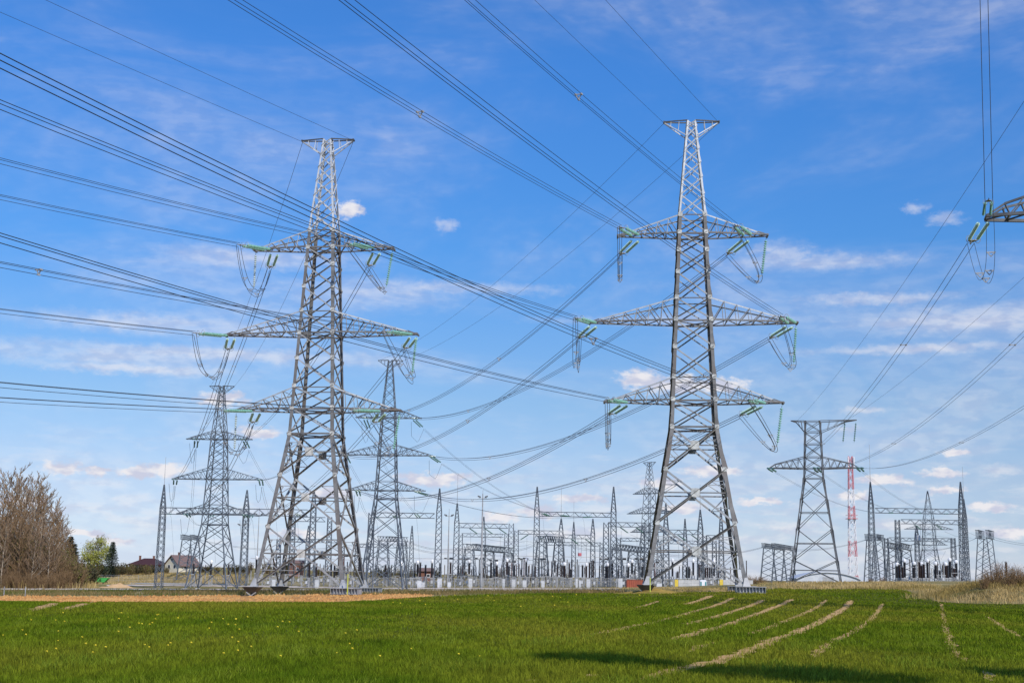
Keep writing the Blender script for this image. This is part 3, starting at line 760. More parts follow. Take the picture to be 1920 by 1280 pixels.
# wires from the smaller pylons into the portals, with their strings
def into(P, key, tset, beamseg, fr, names):
    p0, q0, h = beamseg
    for (t, s), f in zip(tset, fr):
        L, zb = P.arms[(t, s)]; p, _ = string_ends(P, t, s, False, Vector((0,1,0)), 0)
        q = p0.lerp(q0, f)-Vector((0, .6, h)); hd = q-p; sp = Vector((hd.x,hd.y,0)).length; sag = 2.0
        d = Vector((hd.x/sp, hd.y/sp, hd.z/sp-4*sag/sp)); e = double_string(p, d, f'dark green string pulled towards the portals, {TIER[t]} {SIDE[s]} arm of {WHO[key]}', 'insulator strings on the smaller pylons', me=ins_f, yoke=False)
        d2 = Vector((-hd.x/sp, -hd.y/sp, -hd.z/sp-4*sag/sp)); e2 = double_string(q, d2, f'dark string ending the {TIER[t]} {SIDE[s]} line of {WHO[key]} at the {names}', 'insulator strings on the portals', me=ins_f, yoke=False)
        bundle(para(e, e2, sag*.9, 14), 2, .024, f'twin conductors dropping to the portals from the {TIER[t]} {SIDE[s]} arm, {WHO[key]}', group='conductors dropping into the portals')
        dn = MB(); z0 = e2.z; x, y = e2.x, e2.y
        dn.tube([(0,0,0), (.4,.2,-.8), (1.0,.6,-(z0-g1(x,y)-6)*.5), (1.3,2.0,-(z0-g1(x,y)-6))], .022, 4)
        o = dn.build('dropper_wire', [wire_m]); o.location = e2; tag(o, f'slack dropper wire below the {TIER[t]} {SIDE[s]} line of {WHO[key]} at the {names}', 'wire', 'dropper wires')
        o3, _ = string_ends(P, t, s, True, Vector((0,-1,0)), 0)
        jl = MB(); hp = Vector((0,0,-4.4)); A_, B_ = o3+Vector((0,-4.0,-1.2)), e
        jl.tube([A_-o3, (A_-o3)*.6+hp*.75, (A_+B_)/2-o3+hp*.8, (B_-o3)*.6+hp*.75, B_-o3], .03, 4); jo = jl.build('jumper', [wire_m]); jo.location = o3
        tag(jo, f'thin jumper loop below the {TIER[t]} {SIDE[s]} arm of {WHO[key]}', 'cable loop', 'jumper cable loops')
LS, RS = [(0,-1),(1,-1),(2,-1)], [(2,1),(1,1),(0,1)]
into(PC, 'C', [(1,-1),(0,-1),(2,-1)], (b1[0], b1[0].lerp(b1[1], .55), b1[2]), (.14,.40,.66), 'wide portal')
into(PC, 'C', RS, (b1[0].lerp(b1[1], .55), b1[1], b1[2]), (.15,.5,.85), 'wide portal')
into(PD, 'D', [(2,-1),(1,-1),(0,-1)], b2, (.12,.42,.74), 'rear portal')
into(PD, 'D', [(0,1),(1,1),(2,1)], (b4[0], b4[1], b4[2]), (.17,.42,.72), 'twin-peaked portal')
for s, f in ((-1,.2),(0,.5),(1,.8)):
    p = armpt(PE, s, 1) if s else PE.mw @ Vector((.3, 1.6, PE.z['arm'])); q = b10[0].lerp(b10[1], f)-Vector((0,.6,b10[2]))
    hd = q-p; sp = Vector((hd.x,hd.y,0)).length; sag = 2.2
    d = Vector((hd.x/sp, hd.y/sp, hd.z/sp-4*sag/sp)); e = double_string(p, d, f'dark string pulled away behind the {PNAME[s]} of the dark flat-headed pylon', 'insulator strings of the flat-headed pylons', me=ins_f, yoke=False)
    d2 = Vector((-hd.x/sp, -hd.y/sp, -hd.z/sp-4*sag/sp)); e2 = double_string(q, d2, f'dark string tied to the wide twin-peaked portal on the line from the {PNAME[s]}', 'insulator strings on the portals', me=ins_f, yoke=False)
    bundle(para(e, e2, sag*.9, 14), 2, .02, f'twin conductors from the {PNAME[s]} of the dark flat-headed pylon to the wide portal', group='conductors dropping into the portals')
# strings and slack loops under the other portal beams
for nm, (p, q, h), fr, dx in (('portal by the lower light mast', b3, (.24,.52,.78), 1), ('stepped portal', b5[0], (.3,.72), -1), ('stepped portal low side', b5[1], (.3,.75), 1),
                          ('peakless portal above the red container', b7, (.32,.7), 1), ('portal inside the brown-legged pylon legs', b8, (.3,.7), 1), ('lower wide portal behind the dry bank', b11, (.2,.52,.85), 1)):
    for i, f in enumerate(fr):
        a = p.lerp(q, f)-Vector((0,.5,h)); d = Vector((dx*.75, .3, -.5))
        e = double_string(a, d, f'{("first","second","third")[i]} dark slanted string under the beam of the {nm}', 'insulator strings on the portals', me=ins_f, yoke=False, k=.8)
        m = MB(); zg = g1(e.x, e.y); H = e.z-zg-5.5
        m.tube([(0,0,0),(dx*3,.5,-1.2),(dx*8,1.0,-1.7)], .024, 4); m.tube([(-dx*2.4,0,1.0),(-dx*2.4,.1,-H*.3),(-dx*2.3,.2,-H*.75),(-dx*1.0,.5,-H*.86),(dx*.4,1.0,-H*.6)], .022, 4)
        o = m.build('dropper_wire', [wire_m]); o.location = e; tag(o, f'slack wire below the {("first","second","third")[i]} slanted string of the {nm}', 'wire', 'dropper wires')
# bus conductors strung between the low gantries
def strung(a, b, sag, lab, r=.03):
    o = bundle(para(a, b, sag, 14), 1, r, lab, 'wire', 'bus wires of the substation', name='bus_wire'); return o
k = 0
for (px0, y0, Y0, px1, y1, Y1, sg, nm) in ((755,1010,378,880,1024,365,1.6,'from the gantry behind the grey pylon'), (740,1012,380,880,1028,366,2.0,'hung lower from the gantry behind the grey pylon'),
        (953,1031,388,1016,1012,372,.8,'between the low gantries beside the twin-peaked portal'), (1048,1012,396,1156,1024,366,1.6,'between the gantries left of the red container'),
        (1216,1033,392,1440,1022,372,2.0,'from behind the brown-legged pylon to the free-standing low gantry'), (366,1009,425,719,1011,370,3.0,'behind the legs of both left pylons'),
        (1478,1029,420,1633,1008,385,1.2,'from the free-standing low gantry to the end-on gantry by the mast'), (1646,1009,410,1674,1020,388,.4,'from the end-on gantry to the low dark gantry'),
        (1699,1026,410,1841,1003,380,2.0,'across the wide portal to the lone end-on gantry'), (1852,1003,402,2010,1016,380,1.5,'running out of the picture from the lone end-on gantry')):
    for j in (0, 1):
        strung(at(px0, y0+j*2, Y0)+Vector((0,j*2.5,0)), at(px1, y1+j*2, Y1)+Vector((0,j*2.5,0)), sg, f'{("front","rear")[j]} bus wire sagging {nm}')
for (px0, px1, py, Y, nm) in ((700,1000,1045,380,'thin horizontal bus tube at insulator-head height, beside the light masts'), (860,1215,1040,395,'long thin bus tube behind the light masts and the twin-peaked portal'), (1000,1215,1052,372,'lower thin bus tube under the twin-peaked portal'),
                          (470,690,1046,385,'thin bus tube seen through the legs of the bright-headed pylon'), (1240,1395,1050,380,'thin bus tube seen through the legs of the brown-legged pylon')):
    p, q = at(px0, py, Y), at(px1, py, Y); q.z = p.z; m = MB(); m.tube([(0,0,0), q-p], .06, 6); o = m.build('bus_tube', [steel_mid]); o.location = p; tag(o, nm, 'busbar', 'bus tubes')

# ------------------------------------------------------------------ switchyard apparatus
EQ = []
def E(s):
    for it in s.split():
        px, kd, t, b = it.split(','); EQ.append((float(px), kd, float(t), float(b)))
E('361,k,1054,1075 373,k,1055,1076 384,p,1058,1076 394,c,1049,1077 418,p,1056,1077 427,k,1056,1077 447,p,1060,1078 465,p,1059,1078 479,c,1041,1073 483,p,1045,1074 '
  '505,p,1048,1078 512,c,1049,1078 517,t,1043,1076 539,t,1044,1076 549,p,1045,1078 563,p,1052,1078 579,k,1056,1082 586,p,1056,1080 592,k,1055,1081 599,p,1056,1080 606,p,1058,1080 613,p,1057,1081 620,k,1052,1080 626,k,1056,1082 '
  '633,t,1040,1078 643,t,1041,1078 650,p,1052,1080 657,t,1041,1078 663,p,1056,1081 672,k,1053,1081 681,t,1046,1078 '
  '694,p,1060,1082 708,p,1060,1082 722,k,1058,1081 727,p,1060,1082 733,p,1058,1081 740,p,1063,1082 751,c,1053,1081 760,p,1058,1081 770,p,1058,1081 777,k,1054,1081 782,c,1050,1080 787,k,1053,1081 797,k,1058,1080 809,c,1048,1082 824,k,1054,1081 833,p,1058,1081 840,t,1046,1075 844,k,1053,1075 858,p,1058,1081 '
  '863,p,1060,1082 867,t,1047,1078 871,t,1047,1078 879,c,1048,1076 887,p,1062,1082 892,p,1062,1082 898,t,1046,1078 906,p,1063,1082 913,p,1060,1084 920,k,1052,1083 925,t,1050,1080 931,c,1052,1081 937,p,1064,1083 940,p,1058,1082 946,p,1062,1084 950,c,1046,1077 954,k,1060,1078 959,t,1052,1079 964,k,1058,1080 '
  '968,p,1058,1083 973,p,1056,1080 978,t,1046,1080 982,t,1047,1080 986,c,1046,1078 990,p,1060,1082 997,p,1058,1084 1003,k,1060,1083 1009,t,1047,1082 1015,t,1047,1080 1021,p,1050,1084 1028,p,1050,1081 1034,p,1051,1082 1040,k,1049,1072 1045,p,1055,1080 1050,p,1050,1081 1053,k,1058,1080 1058,c,1053,1082 1063,p,1048,1083 1067,k,1054,1082 1070,k,1065,1082 1072,p,1048,1082 '
  '1082,p,1048,1082 1085,p,1058,1083 1092,k,1058,1083 1099,c,1054,1083 1105,k,1053,1083 1109,p,1050,1083 1112,k,1049,1082 1124,p,1059,1082 1132,t,1047,1083 1136,k,1060,1083 1139,c,1054,1083 1144,k,1056,1084 1148,k,1054,1082 1160,p,1060,1084 1166,t,1047,1080 1170,p,1060,1084 1178,c,1055,1083 1185,c,1048,1076 1191,p,1060,1082 1198,t,1047,1080 1204,k,1060,1082 '
  '1228,t,1053,1084 1236,p,1066,1082 1240,p,1068,1084 1248,p,1064,1082 1261,c,1046,1080 1268,p,1072,1083 1271,k,1070,1083 1280,p,1060,1082 1287,k,1061,1083 1292,k,1061,1083 1297,p,1070,1084 1300,c,1047,1078 1311,k,1056,1082 1316,t,1046,1075 1323,k,1062,1084 1327,k,1062,1084 1331,k,1062,1083 1335,p,1064,1084 1339,c,1048,1079 1347,p,1058,1084 1352,p,1060,1084 1360,p,1062,1084 1370,p,1062,1084 1400,p,1050,1080 '
  '1675,p,1055,1082 1683,c,1054,1083 1687,k,1057,1083 1693,k,1061,1083 1697,c,1047,1082 1707,p,1047,1083 1715,c,1052,1083 1713,k,1062,1083 1722,p,1050,1083 1725,k,1052,1083 1729,c,1053,1084 1733,k,1056,1083 1740,c,1047,1083 1744,p,1050,1083 1748,p,1065,1084 1755,c,1052,1084 1759,p,1054,1084 1763,k,1068,1084 1770,p,1053,1083 1774,c,1053,1083 1777,k,1058,1083 1782,c,1045,1082 1787,p,1060,1083 1794,c,1049,1080 1790,k,1064,1083 1799,p,1068,1086 1804,p,1073,1088 1888,k,1052,1080')
REG = ((440,'by the slender pylon'), (690,'inside the bright-headed pylon legs'), (836,'right of the grey pylon'), (904,'between the two light masts'),
       (1004,'right of the taller light mast'), (1152,'under the twin-peaked portal'), (1215,'above the red container'), (1410,'inside the brown-legged pylon legs'), (1820,'under the wide portal'), (1999,'beyond the dry bank'))
KIND = {'p': ('post_insulator','thin black post insulator','insulator'), 'k': ('surge_arrester','thick dark ribbed column','surge arrester'), 'c': ('current_transformer','white-headed dark column','transformer'), 't': ('disconnector','T-headed black switch post','switch')}
ORD = 'first second third fourth fifth sixth seventh eighth ninth tenth eleventh twelfth thirteenth fourteenth fifteenth sixteenth seventeenth eighteenth nineteenth twentieth'.split()
cnt = {}
rnd = random.Random(3)
for px, kd, pt, pb in sorted(EQ):
    reg = next(n for lim, n in REG if px < lim); i = cnt[(reg,kd)] = cnt.get((reg,kd), -1)+1
    Y = {'p':372,'k':352,'c':356,'t':384}[kd]+rnd.uniform(-7,7); f = foot(px, Y)
    zt, zb = at(px, pt, Y).z-f.z, at(px, pb, Y).z-f.z
    nm, lb, ct = KIND[kd]
    t = thing(nm, f'{ORD[i]} {lb} from the left {reg}', ct, f, rnd.uniform(-.2,.2), f'{lb}s {reg}')
    r = {'p':.17,'k':.30,'c':.35,'t':.19}[kd]*rnd.uniform(.9,1.12)*(1.25 if px > 1600 and kd in 'kc' else 1)
    hd = {'c':.95,'t':.25,'p':.12,'k':.2}[kd]
    zt2 = zt-hd; m = MB(); n = max(3, int((zt2-zb)/.28)); prof = [(r*.8, zb)]
    for j in range(n):
        a = zb+(zt2-zb)*j/n; d = (zt2-zb)/n; prof += [(r*.62, a+d*.1), (r, a+d*.5), (r*.62, a+d*.9)]
    m.lathe(prof, 7); m.build('insulator', [rnd.choice((porc, porc_b, porc_b, porc) if kd != 't' else (porc_b, porc_b, porc_r))], t)
    m = MB()
    if kd in 'ck':
        for sx in (-1,1):
            for sy in (-1,1): m.bar((sx*.45,sy*.45,0),(sx*.3,sy*.3,zb-.25),.10)
        for z0, z1 in ((.2,zb*.5),(zb*.5,zb-.3)):
            for sy in (-1,1): m.bar((-.42,sy*.42,z0),(.38,sy*.38,z1),.06); m.bar((.42,sy*.46,z0),(-.38,sy*.42,z1),.06)
        m.box((0,0,zb-.14),(.9,.9,.2))
    else:
        m.tube([(0,0,0),(0,0,zb-.1)], .11, 6); m.box((0,0,zb-.06),(.5,.5,.1))
        if kd == 't': m.bar((-1.0,0,zb-.2),(1.0,0,zb-.2),.16)
    m.build('support', [steel_mid], t)
    if kd == 'c':
        m = MB(); m.lathe([(r*.7,zt2),(r*1.05,zt2+.15),(r*1.15,zt2+.55),(r*.8,zt2+.85),(r*.3,zt2+.95)], 8); m.bar((-.55,0,zt2+.6),(.55,0,zt2+.6),.08); m.build('head', [head_w], t)
    elif kd == 't':
        m = MB(); m.bar((-1.1,0,zt-.12),(1.1,0,zt-.12),.09); m.lathe([(.18,-.55),(.26,-.45),(.26,.35),(.16,.45)], 7, (.75,0,zt-.05), axis='x'); m.lathe([(.14,-.3),(.2,-.2),(.2,.3),(.12,.4)], 7, (-.9,0,zt-.05), axis='x'); m.build('switch_arm', [dark_steel], t)
    else:
        m = MB(); m.lathe([(r*.7,zt2),(r*.9,zt2+.04),(r*.9,zt2+hd),(.03,zt2+hd+.03)], 7); m.build('cap', [steel_mid], t)
# slim bus supports carrying short tube stubs
cb = {}
for i, px in enumerate((470,492,524,560,590,616,646,676,704,728,756,784,812,848,866,884,910,928,944,962,976,992,1010,1026,1044,1060,1078,1096,1116,1128,1146,1158,1174,1190,1206,1232,1254,1274,1294,1314,1334,1356,1376,1690,1712,1734,1752,1768,1786)):
    Y = 398+(i*7)%26; f = foot(px, Y); reg = next(n for lim, n in REG if px < lim); j = cb[reg] = cb.get(reg, -1)+1
    H = at(px, 1056+(i*5)%13, Y).z-f.z; t = thing('bus_support', f'{ORD[j]} slim bus support pole from the left {reg}', 'bus support', f, 0, f'slim bus support poles {reg}')
    m = MB(); m.tube([(0,0,0),(0,0,H*.55)], .14, 6); m.box((0,0,H*.56),(.5,.5,.1)); m.build('post', [steel_mid], t)
    m = MB(); n = 6; m.lathe([q for k_ in range(n) for q in ((.13,H*.58+H*.38*k_/n),(.21,H*.58+H*.38*(k_+.5)/n),(.13,H*.58+H*.38*(k_+.9)/n))], 7); m.build('insulator', [porc_b if i % 3 else porc], t)
    m = MB(); m.bar((-1.3,0,H),(1.3,0,H),.12); m.build('tube', [steel_mid], t)
# steel tables and frames low behind the fence
for i, px in enumerate((500,528,556,600,640,668,700,735,765,806,830,850,872,900,930,955,980,1012,1035,1062,1088,1110,1130,1152,1230,1255,1700,1735,1765,1790, 514,542,572,586,613,628,655,682,715,750,778,792,818,840,860,886,914,942,968,996,1024,1048,1076,1098,1120,1142,1165,1185,1225,1240,1330,1345)):
    Y = 345+(i%4)*9; f = foot(px, Y); t = thing('equipment_frame', '', 'steel frame', f, 0, None); nm = next(n for lim, n in REG if px < lim)
    j = cnt[('fr',nm)] = cnt.get(('fr',nm), -1)+1
    t['label'] = f'{ORD[j]} low galvanised support frame from the left {nm}'; t['group'] = f'low support frames {nm}'
    w, h = rnd.uniform(1.6,2.8), rnd.uniform(1.8,2.6); m = MB()
    for sx in (-1,1):
        for sy in (-1,1): m.bar((sx*w/2,sy*.5,0),(sx*w/2,sy*.5,h),.11)
    m.build('frame_leg', [steel_mid], t); m = MB()
    for sy in (-1,1): m.bar((-w/2-.2,sy*.5,h+.06),(w/2+.2,sy*.5,h+.06),.12); m.bar((-w/2,sy*.47,.2),(w/2,sy*.47,h-.2),.06); m.bar((w/2,sy*.55,.2),(-w/2,sy*.55,h-.2),.06)
    m.build('cross_beam', [steel_mid], t); m = MB(); m.box((w*.2,-.7,h*.55),(.5,.3,.7)); m.build('drive_box', [steel_new], t)
# control cabinets
for i, (px, w, h) in enumerate(((513,.8,1.7),(594,.9,1.8),(786,1.0,1.6),(793,.9,1.2),(822,.5,2.0),(825,.9,2.1),(842,.8,1.2),(882,.9,2.0),(944,.6,1.9),(963,.8,1.8),(983,.9,1.6),(1018,.8,1.5),(1081,.5,2.0),(1087,.5,1.6),(1103,.9,1.9),(1161,.5,2.0),(1164,.8,2.1),(1236,1.3,.9))):
    f = foot(px, 337+(i%2)*3); t = thing('control_cabinet', f'{ORD[i]} white control cabinet from the left standing behind the substation fence', 'cabinet', f, rnd.uniform(-.1,.1), 'white control cabinets')
    m = MB(); m.box((0,0,h/2+.25),(w,.5,h)); m.build('housing', [cab_m], t); m = MB(); m.box((0,0,h+.29),(w+.12,.62,.06)); m.build('lid', [steel_mid], t)
    m = MB(); m.box((0,0,.12),(w*.8,.4,.26)); m.build('plinth', [conc], t); m = MB(); m.box((0,-.262,h/2+.25),(w*.82,.02,h*.85)); m.build('door', [cab_m], t)

# ------------------------------------------------------------------ fences
def fence(label, pts, h, step=5.0, strands=None):
    t = thing('mesh_fence', label, 'fence', pts[0]); o0 = pts[0]
    for a, b in zip(pts, pts[1:]):
        n = max(1, int((b-a).length/step))
        for i in range(n):
            p, q = a.lerp(b, i/n), a.lerp(b, (i+1)/n); p.z = g1(p.x,p.y); q.z = g1(q.x,q.y); p = p-o0; q = q-o0
            m = MB(); m.box((p.x,p.y,p.z+h/2+.05),(.08,.08,h+.1)); m.build('post', [steel_mid], t)
            m = MB(); up = Vector((0,0,1)); k = int((q-p).length/.22)
            for j in range(1, k): c = p.lerp(q, j/k); m.bar(c+up*.08, c+up*h, .016)
            for z in (.1, h*.35, h*.7, h-.03): m.bar(p+up*z+Vector((0,.02,0)), q+up*z+Vector((0,.02,0)), .03)
            m.build('mesh_panel', [steel_mid], t)
fence('long galvanised mesh fence along the front of the substation', [foot(300,372), foot(460,352), foot(700,341), foot(1165,331)], 2.3)
fence('thin mesh fence across the dry meadow, behind the green skip', [foot(148,392), foot(296,392)], 2.1)
# low white kerb wall at the far yard edge
m = MB(); p, q = foot(240,388), foot(440,362); m.bar(p+Vector((0,0,.1)), q+Vector((0,0,.1)), .3); o = m.build('kerb_wall', [conc]); tag(o, 'low pale concrete kerb wall along the yard edge by the slender pylon', 'wall')

# ------------------------------------------------------------------ light masts, red and white mast, marker posts
def light_mast(px, Y, top, label, r=.16):
    f = foot(px, Y); H = at(px, top, Y).z-f.z; t = thing('light_mast', label, 'light mast', f, 0, 'light masts')
    m = MB(); m.tube([(0,0,0),(0,0,H*.5),(0,0,H)], r*1.5, 8, r2=r*.5); m.build('pole', [steel_mid], t)
    m = MB(); m.bar((-1.0,0,H-1.0),(1.0,0,H-1.0),.12); m.tube([(0,0,H-1),(0,0,H+.9)], .05, 5); m.build('bracket', [steel_mid], t)
    for s in (-1, 1):
        m = MB(); m.quad_prism([(s*.5,-.35,H-.95),(s*1.25,-.35,H-.75),(s*1.25,.2,H-.75),(s*.5,.2,H-.95)], [(s*.5,-.3,H-.65),(s*1.2,-.3,H-.45),(s*1.2,.2,H-.45),(s*.5,.2,H-.65)]); m.build('floodlight', [dark_steel], t)
light_mast(902, 338, 925, 'taller pole mast with twin floodlights in the middle of the yard', .22)
light_mast(839, 362, 960, 'lower pole mast with twin floodlights beside the single-rod portal')
light_mast(480, 372, 958, 'thin pole mast with floodlights beside the leg of the bright-headed pylon', .13)
light_mast(449, 405, 978, 'thin pole mast with floodlights behind the slender pylon by the house', .12)
Yr = 432; f = foot(1600, Yr); t = thing('radio_mast', 'tall thin lattice mast painted in red and white bands', 'mast', f); Zr = lambda py: at(1600, py, Yr).z-f.z
bands = ((1092,1078,mast_red),(1078,1043,mast_white),(1043,1013,mast_red),(1013,972,mast_white),(972,948,mast_red),(948,917,mast_white),(917,888,mast_red),(888,855,mast_red))
for y0, y1, mm in bands:
    z0, z1 = max(0, Zr(y0)), Zr(y1); H = Zr(855); hwr = lambda z: 1.25-.70*z/H; m = MB(); n = max(2, int((z1-z0)/2.2))
    for sx in (-1,1):
        for sy in (-1,1): m.bar((sx*hwr(z0),sy*hwr(z0),z0),(sx*hwr(z1),sy*hwr(z1),z1),.16)
    for i in range(n):
        a, b = z0+(z1-z0)*i/n, z0+(z1-z0)*(i+1)/n
        for (u, v, n_n) in FACES:
            o = -Vector(n_n)*.03; m.bar(Vector((u[0]*hwr(a),u[1]*hwr(a),a))+o, Vector((v[0]*hwr(b),v[1]*hwr(b),b))+o, .10); m.bar(Vector((v[0]*hwr(a),v[1]*hwr(a),a))+o*3, Vector((u[0]*hwr(b),u[1]*hwr(b),b))+o*3, .10)
    m.build('mast_section', [mm], t)
m = MB(); z = Zr(972); m.box((0,0,z),(3.2,3.2,.15)); 
for sx in (-1,1): m.bar((sx*1.5,-1.5,z+1),(sx*1.5,1.5,z+1),.07); m.bar((-1.5,sx*1.5,z+1.1),(1.5,sx*1.5,z+1.1),.07)
m.build('platform', [mast_red], t); m = MB()
for sx in (-1,1): m.lathe([(.1,-.9),(.22,-.8),(.22,.8),(.1,.9)], 7, (sx*.9,-.9,Zr(862))); m.lathe([(.1,-.9),(.2,-.8),(.2,.8),(.1,.9)], 7, (sx*.9,-.9,Zr(872)))
m.build('antenna', [mast_white], t)
for px, Y, h, lb in ((651,127.0,1.9,'yellow sleeve upright standing at the ribbed footing of the bright-headed pylon'), (1219,121.5,1.35,'yellow sleeve upright standing at the foot of the brown-legged pylon')):
    f = foot(px, Y); m = MB(); m.lathe([(.05,0),(.055,.05),(.05,h),(.03,h+.05)], 7); o = m.build('marker_post', [yell_g]); o.location = f; tag(o, lb, 'marker post', 'yellow marker posts')
for px, lb in ((7,'thin grey post in the rough verge at the picture edge'),(47,'thin grey post in the rough verge below the bare wood')):
    f = ground(px, 1118); m = MB(); m.box((0,0,.42),(.07,.07,.95)); m.box((0,0,.91),(.09,.09,.03)); o = m.build('verge_post', [steel_mid]); o.location = f; tag(o, lb, 'post', 'thin posts in the verge')
# sagging load box hung in the wide portal and the small one
for px, pt, pb, Y, w, mm, lb in ((1722,1003,1014,392,1.5,steel_new,'pale box hanging on wires in the wide portal by the dry bank'), (1087,1036,1042,372,1.0,mast_red,'small reddish box hanging on wires right of the twin-peaked portal')):
    p = at(px, (pt+pb)/2, Y); h = at(px,pt,Y).z-at(px,pb,Y).z; t = thing('hanging_box', lb, 'line trap', p, 0, 'boxes hanging from portals')
    m = MB(); m.lathe([(w*.45,-h/2),(w*.5,-h*.4),(w*.5,h*.4),(w*.45,h/2)], 10); m.build('drum', [mm], t)
    m = MB(); zz_ = at(px, 985 if px > 1500 else 1008, Y).z-p.z
    for s in (-1,1): m.tube([(s*w*.4,0,h/2),(s*w*.5,0,zz_)], .03, 4)
    m.build('hanger', [wire_m], t)

# ------------------------------------------------------------------ container, concrete walls, toilet, skip, heap
Yc = 300; p = foot(1189, Yc); zt = at(1189, 1086, Yc).z-p.z; t = thing('steel_container', 'rust red corrugated container behind the leg of the brown-legged pylon', 'container', p, R(4))
m = MB(); W, D_ = 3.4, 2.2; n = 17; prof = []
for i in range(n*2+1):
    x = -W/2+W*i/(n*2); prof.append((x, -D_/2+(.05 if i % 4 in (0, 1) else 0)))
for (x0,y0),(x1,y1) in zip(prof, prof[1:]): m.face([(x0,y0,.1),(x1,y1,.1),(x1,y1,zt-.08),(x0,y0,zt-.08)])
m.box((0,.06,zt/2),(W-.02,D_-.14,zt-.25)); m.build('shell', [red_m], t)
m = MB(); m.box((0,0,zt-.04),(W+.08,D_+.08,.09)); m.box((0,0,.06),(W+.08,D_+.08,.12))
for sx in (-1,1): m.box((sx*W/2,-D_/2,zt/2),(.12,.12,zt-.22))
m.build('frame', [red_m], t)
Yw = 300
for px0, px1, lb in ((1265,1321,'pale concrete block wall with a yellow end, beside the portable toilet'), (1349,1412,'pale concrete block wall with a yellow end, behind the outer footing of the brown-legged pylon')):
    a, b = foot(px0, Yw), foot(px1, Yw); zt = at(px0, 1086, Yw).z-a.z; t = thing('block_wall', lb, 'wall', a, math.atan2(b.y-a.y, b.x-a.x), 'concrete block walls'); L = (b-a).length
    m = MB(); nb = 4
    for r_ in range(3):
        for i in range(nb):
            o = (L/nb)*.5*(r_ % 2); x0 = .75+i*(L-.8)/nb; m.box((x0+(L-.8)/nb/2, 0, zt*(r_+.5)/3), ((L-.8)/nb-.025, .6+.01*((i+r_)%3), zt/3-.02))
    m.build('blocks', [conc], t); m = MB(); m.box((.36,0,zt/2),(.7,.7,zt*1.01)); m.build('end_panel', [yellow_m], t)
p = foot(1318, 292); zt = at(1318, 1089, 292).z-p.z; zt = max(zt, 1.9); t = thing('portable_toilet', 'white portable toilet with teal corner strips by the concrete wall', 'toilet', p)
m = MB(); w = 1.35; m.box((0,0,zt*.46),(w,w,zt*.9)); m.build('cabin', [head_w], t); m = MB(); m.quad_prism([(a*w/2*1.05,b*w/2*1.05,zt*.91) for a,b in ((-1,-1),(1,-1),(1,1),(-1,1))],[(a*w/3,b*w/3,zt) for a,b in ((-1,-1),(1,-1),(1,1),(-1,1))]); m.build('roof', [head_w], t)
for sx in (-1,1):
    m = MB(); m.box((sx*w*.36,-w/2-.01,zt*.42),(w*.2,.04,zt*.78)); m.build('corner_strip', [teal_m], t)
m = MB(); m.box((0,-w/2-.012,zt*.45),(w*.46,.03,zt*.8)); m.build('door', [head_w], t)
Ys = 385; p = foot(186, Ys); t = thing('waste_skip', 'bright green open waste skip on the dry meadow behind the sandy heap', 'skip', p); w, h = 5.2, 1.15
m = MB(); z0 = .35
def skip_ring(sx, sy, z): return [(-sx,-sy,z),(sx,-sy,z),(sx,sy,z),(-sx,sy,z)]
m.quad_prism(skip_ring(1.6,.9,z0), skip_ring(w/2,1.05,z0+h)); m.build('hull', [green_m], t)
m = MB(); m.box((0,-1.06,z0+h),(w+.1,.12,.12)); m.box((0,1.06,z0+h),(w+.1,.12,.12)); m.box((0,-1.0,z0+h*.5),(4.0,.08,.10)); m.build('rim', [green_m], t)
m = MB(); m.box((-.9,0,.17),(.5,1.6,.34)); m.box((.9,0,.17),(.5,1.6,.34)); m.build('skid', [dark_steel], t)
def heap(name, label, px0, px1, top, Y, dep, m_, kind):
    a, b = foot(px0, Y), foot(px1, Y); c = (a+b)/2; H = at((px0+px1)/2, top, Y).z-c.z; L = (b-a).length/2; nx, ny = 44, 18; v, f_ = [], []
    for j in range(ny+1):
        for i in range(nx+1):
            u, w_ = -1+2*i/nx, -1+2*j/ny; rr = min(1, math.hypot(u, w_)); x, y = c.x+u*L, c.y+w_*dep
            hh = H*(1-rr**1.7)*(.78+.22*math.sin(u*5+1)+.12*math.sin(u*13+w_*7))
            v.append((x, y, g1(x,y)-.05+max(0,hh)))
    for j in range(ny):
        for i in range(nx): k_ = j*(nx+1)+i; f_.append((k_,k_+1,k_+nx+2,k_+nx+1))
    me = bpy.data.meshes.new(name); me.from_pydata(v, [], f_); me.materials.append(m_); me.polygons.foreach_set('use_smooth',[True]*len(f_)); o = link(name, me); tag(o, label, 'heap', None, kind); return o
heap('soil_heap', 'low heap of sandy soil beside the gravel road', 184, 256, 1092, 200, 4, sand_m, 'structure')
heap('soil_heap', 'flat yellowish mound of earth at the foot of the brown-legged pylon', 1140, 1300, 1102, 124, 4, yearth_m, 'structure')

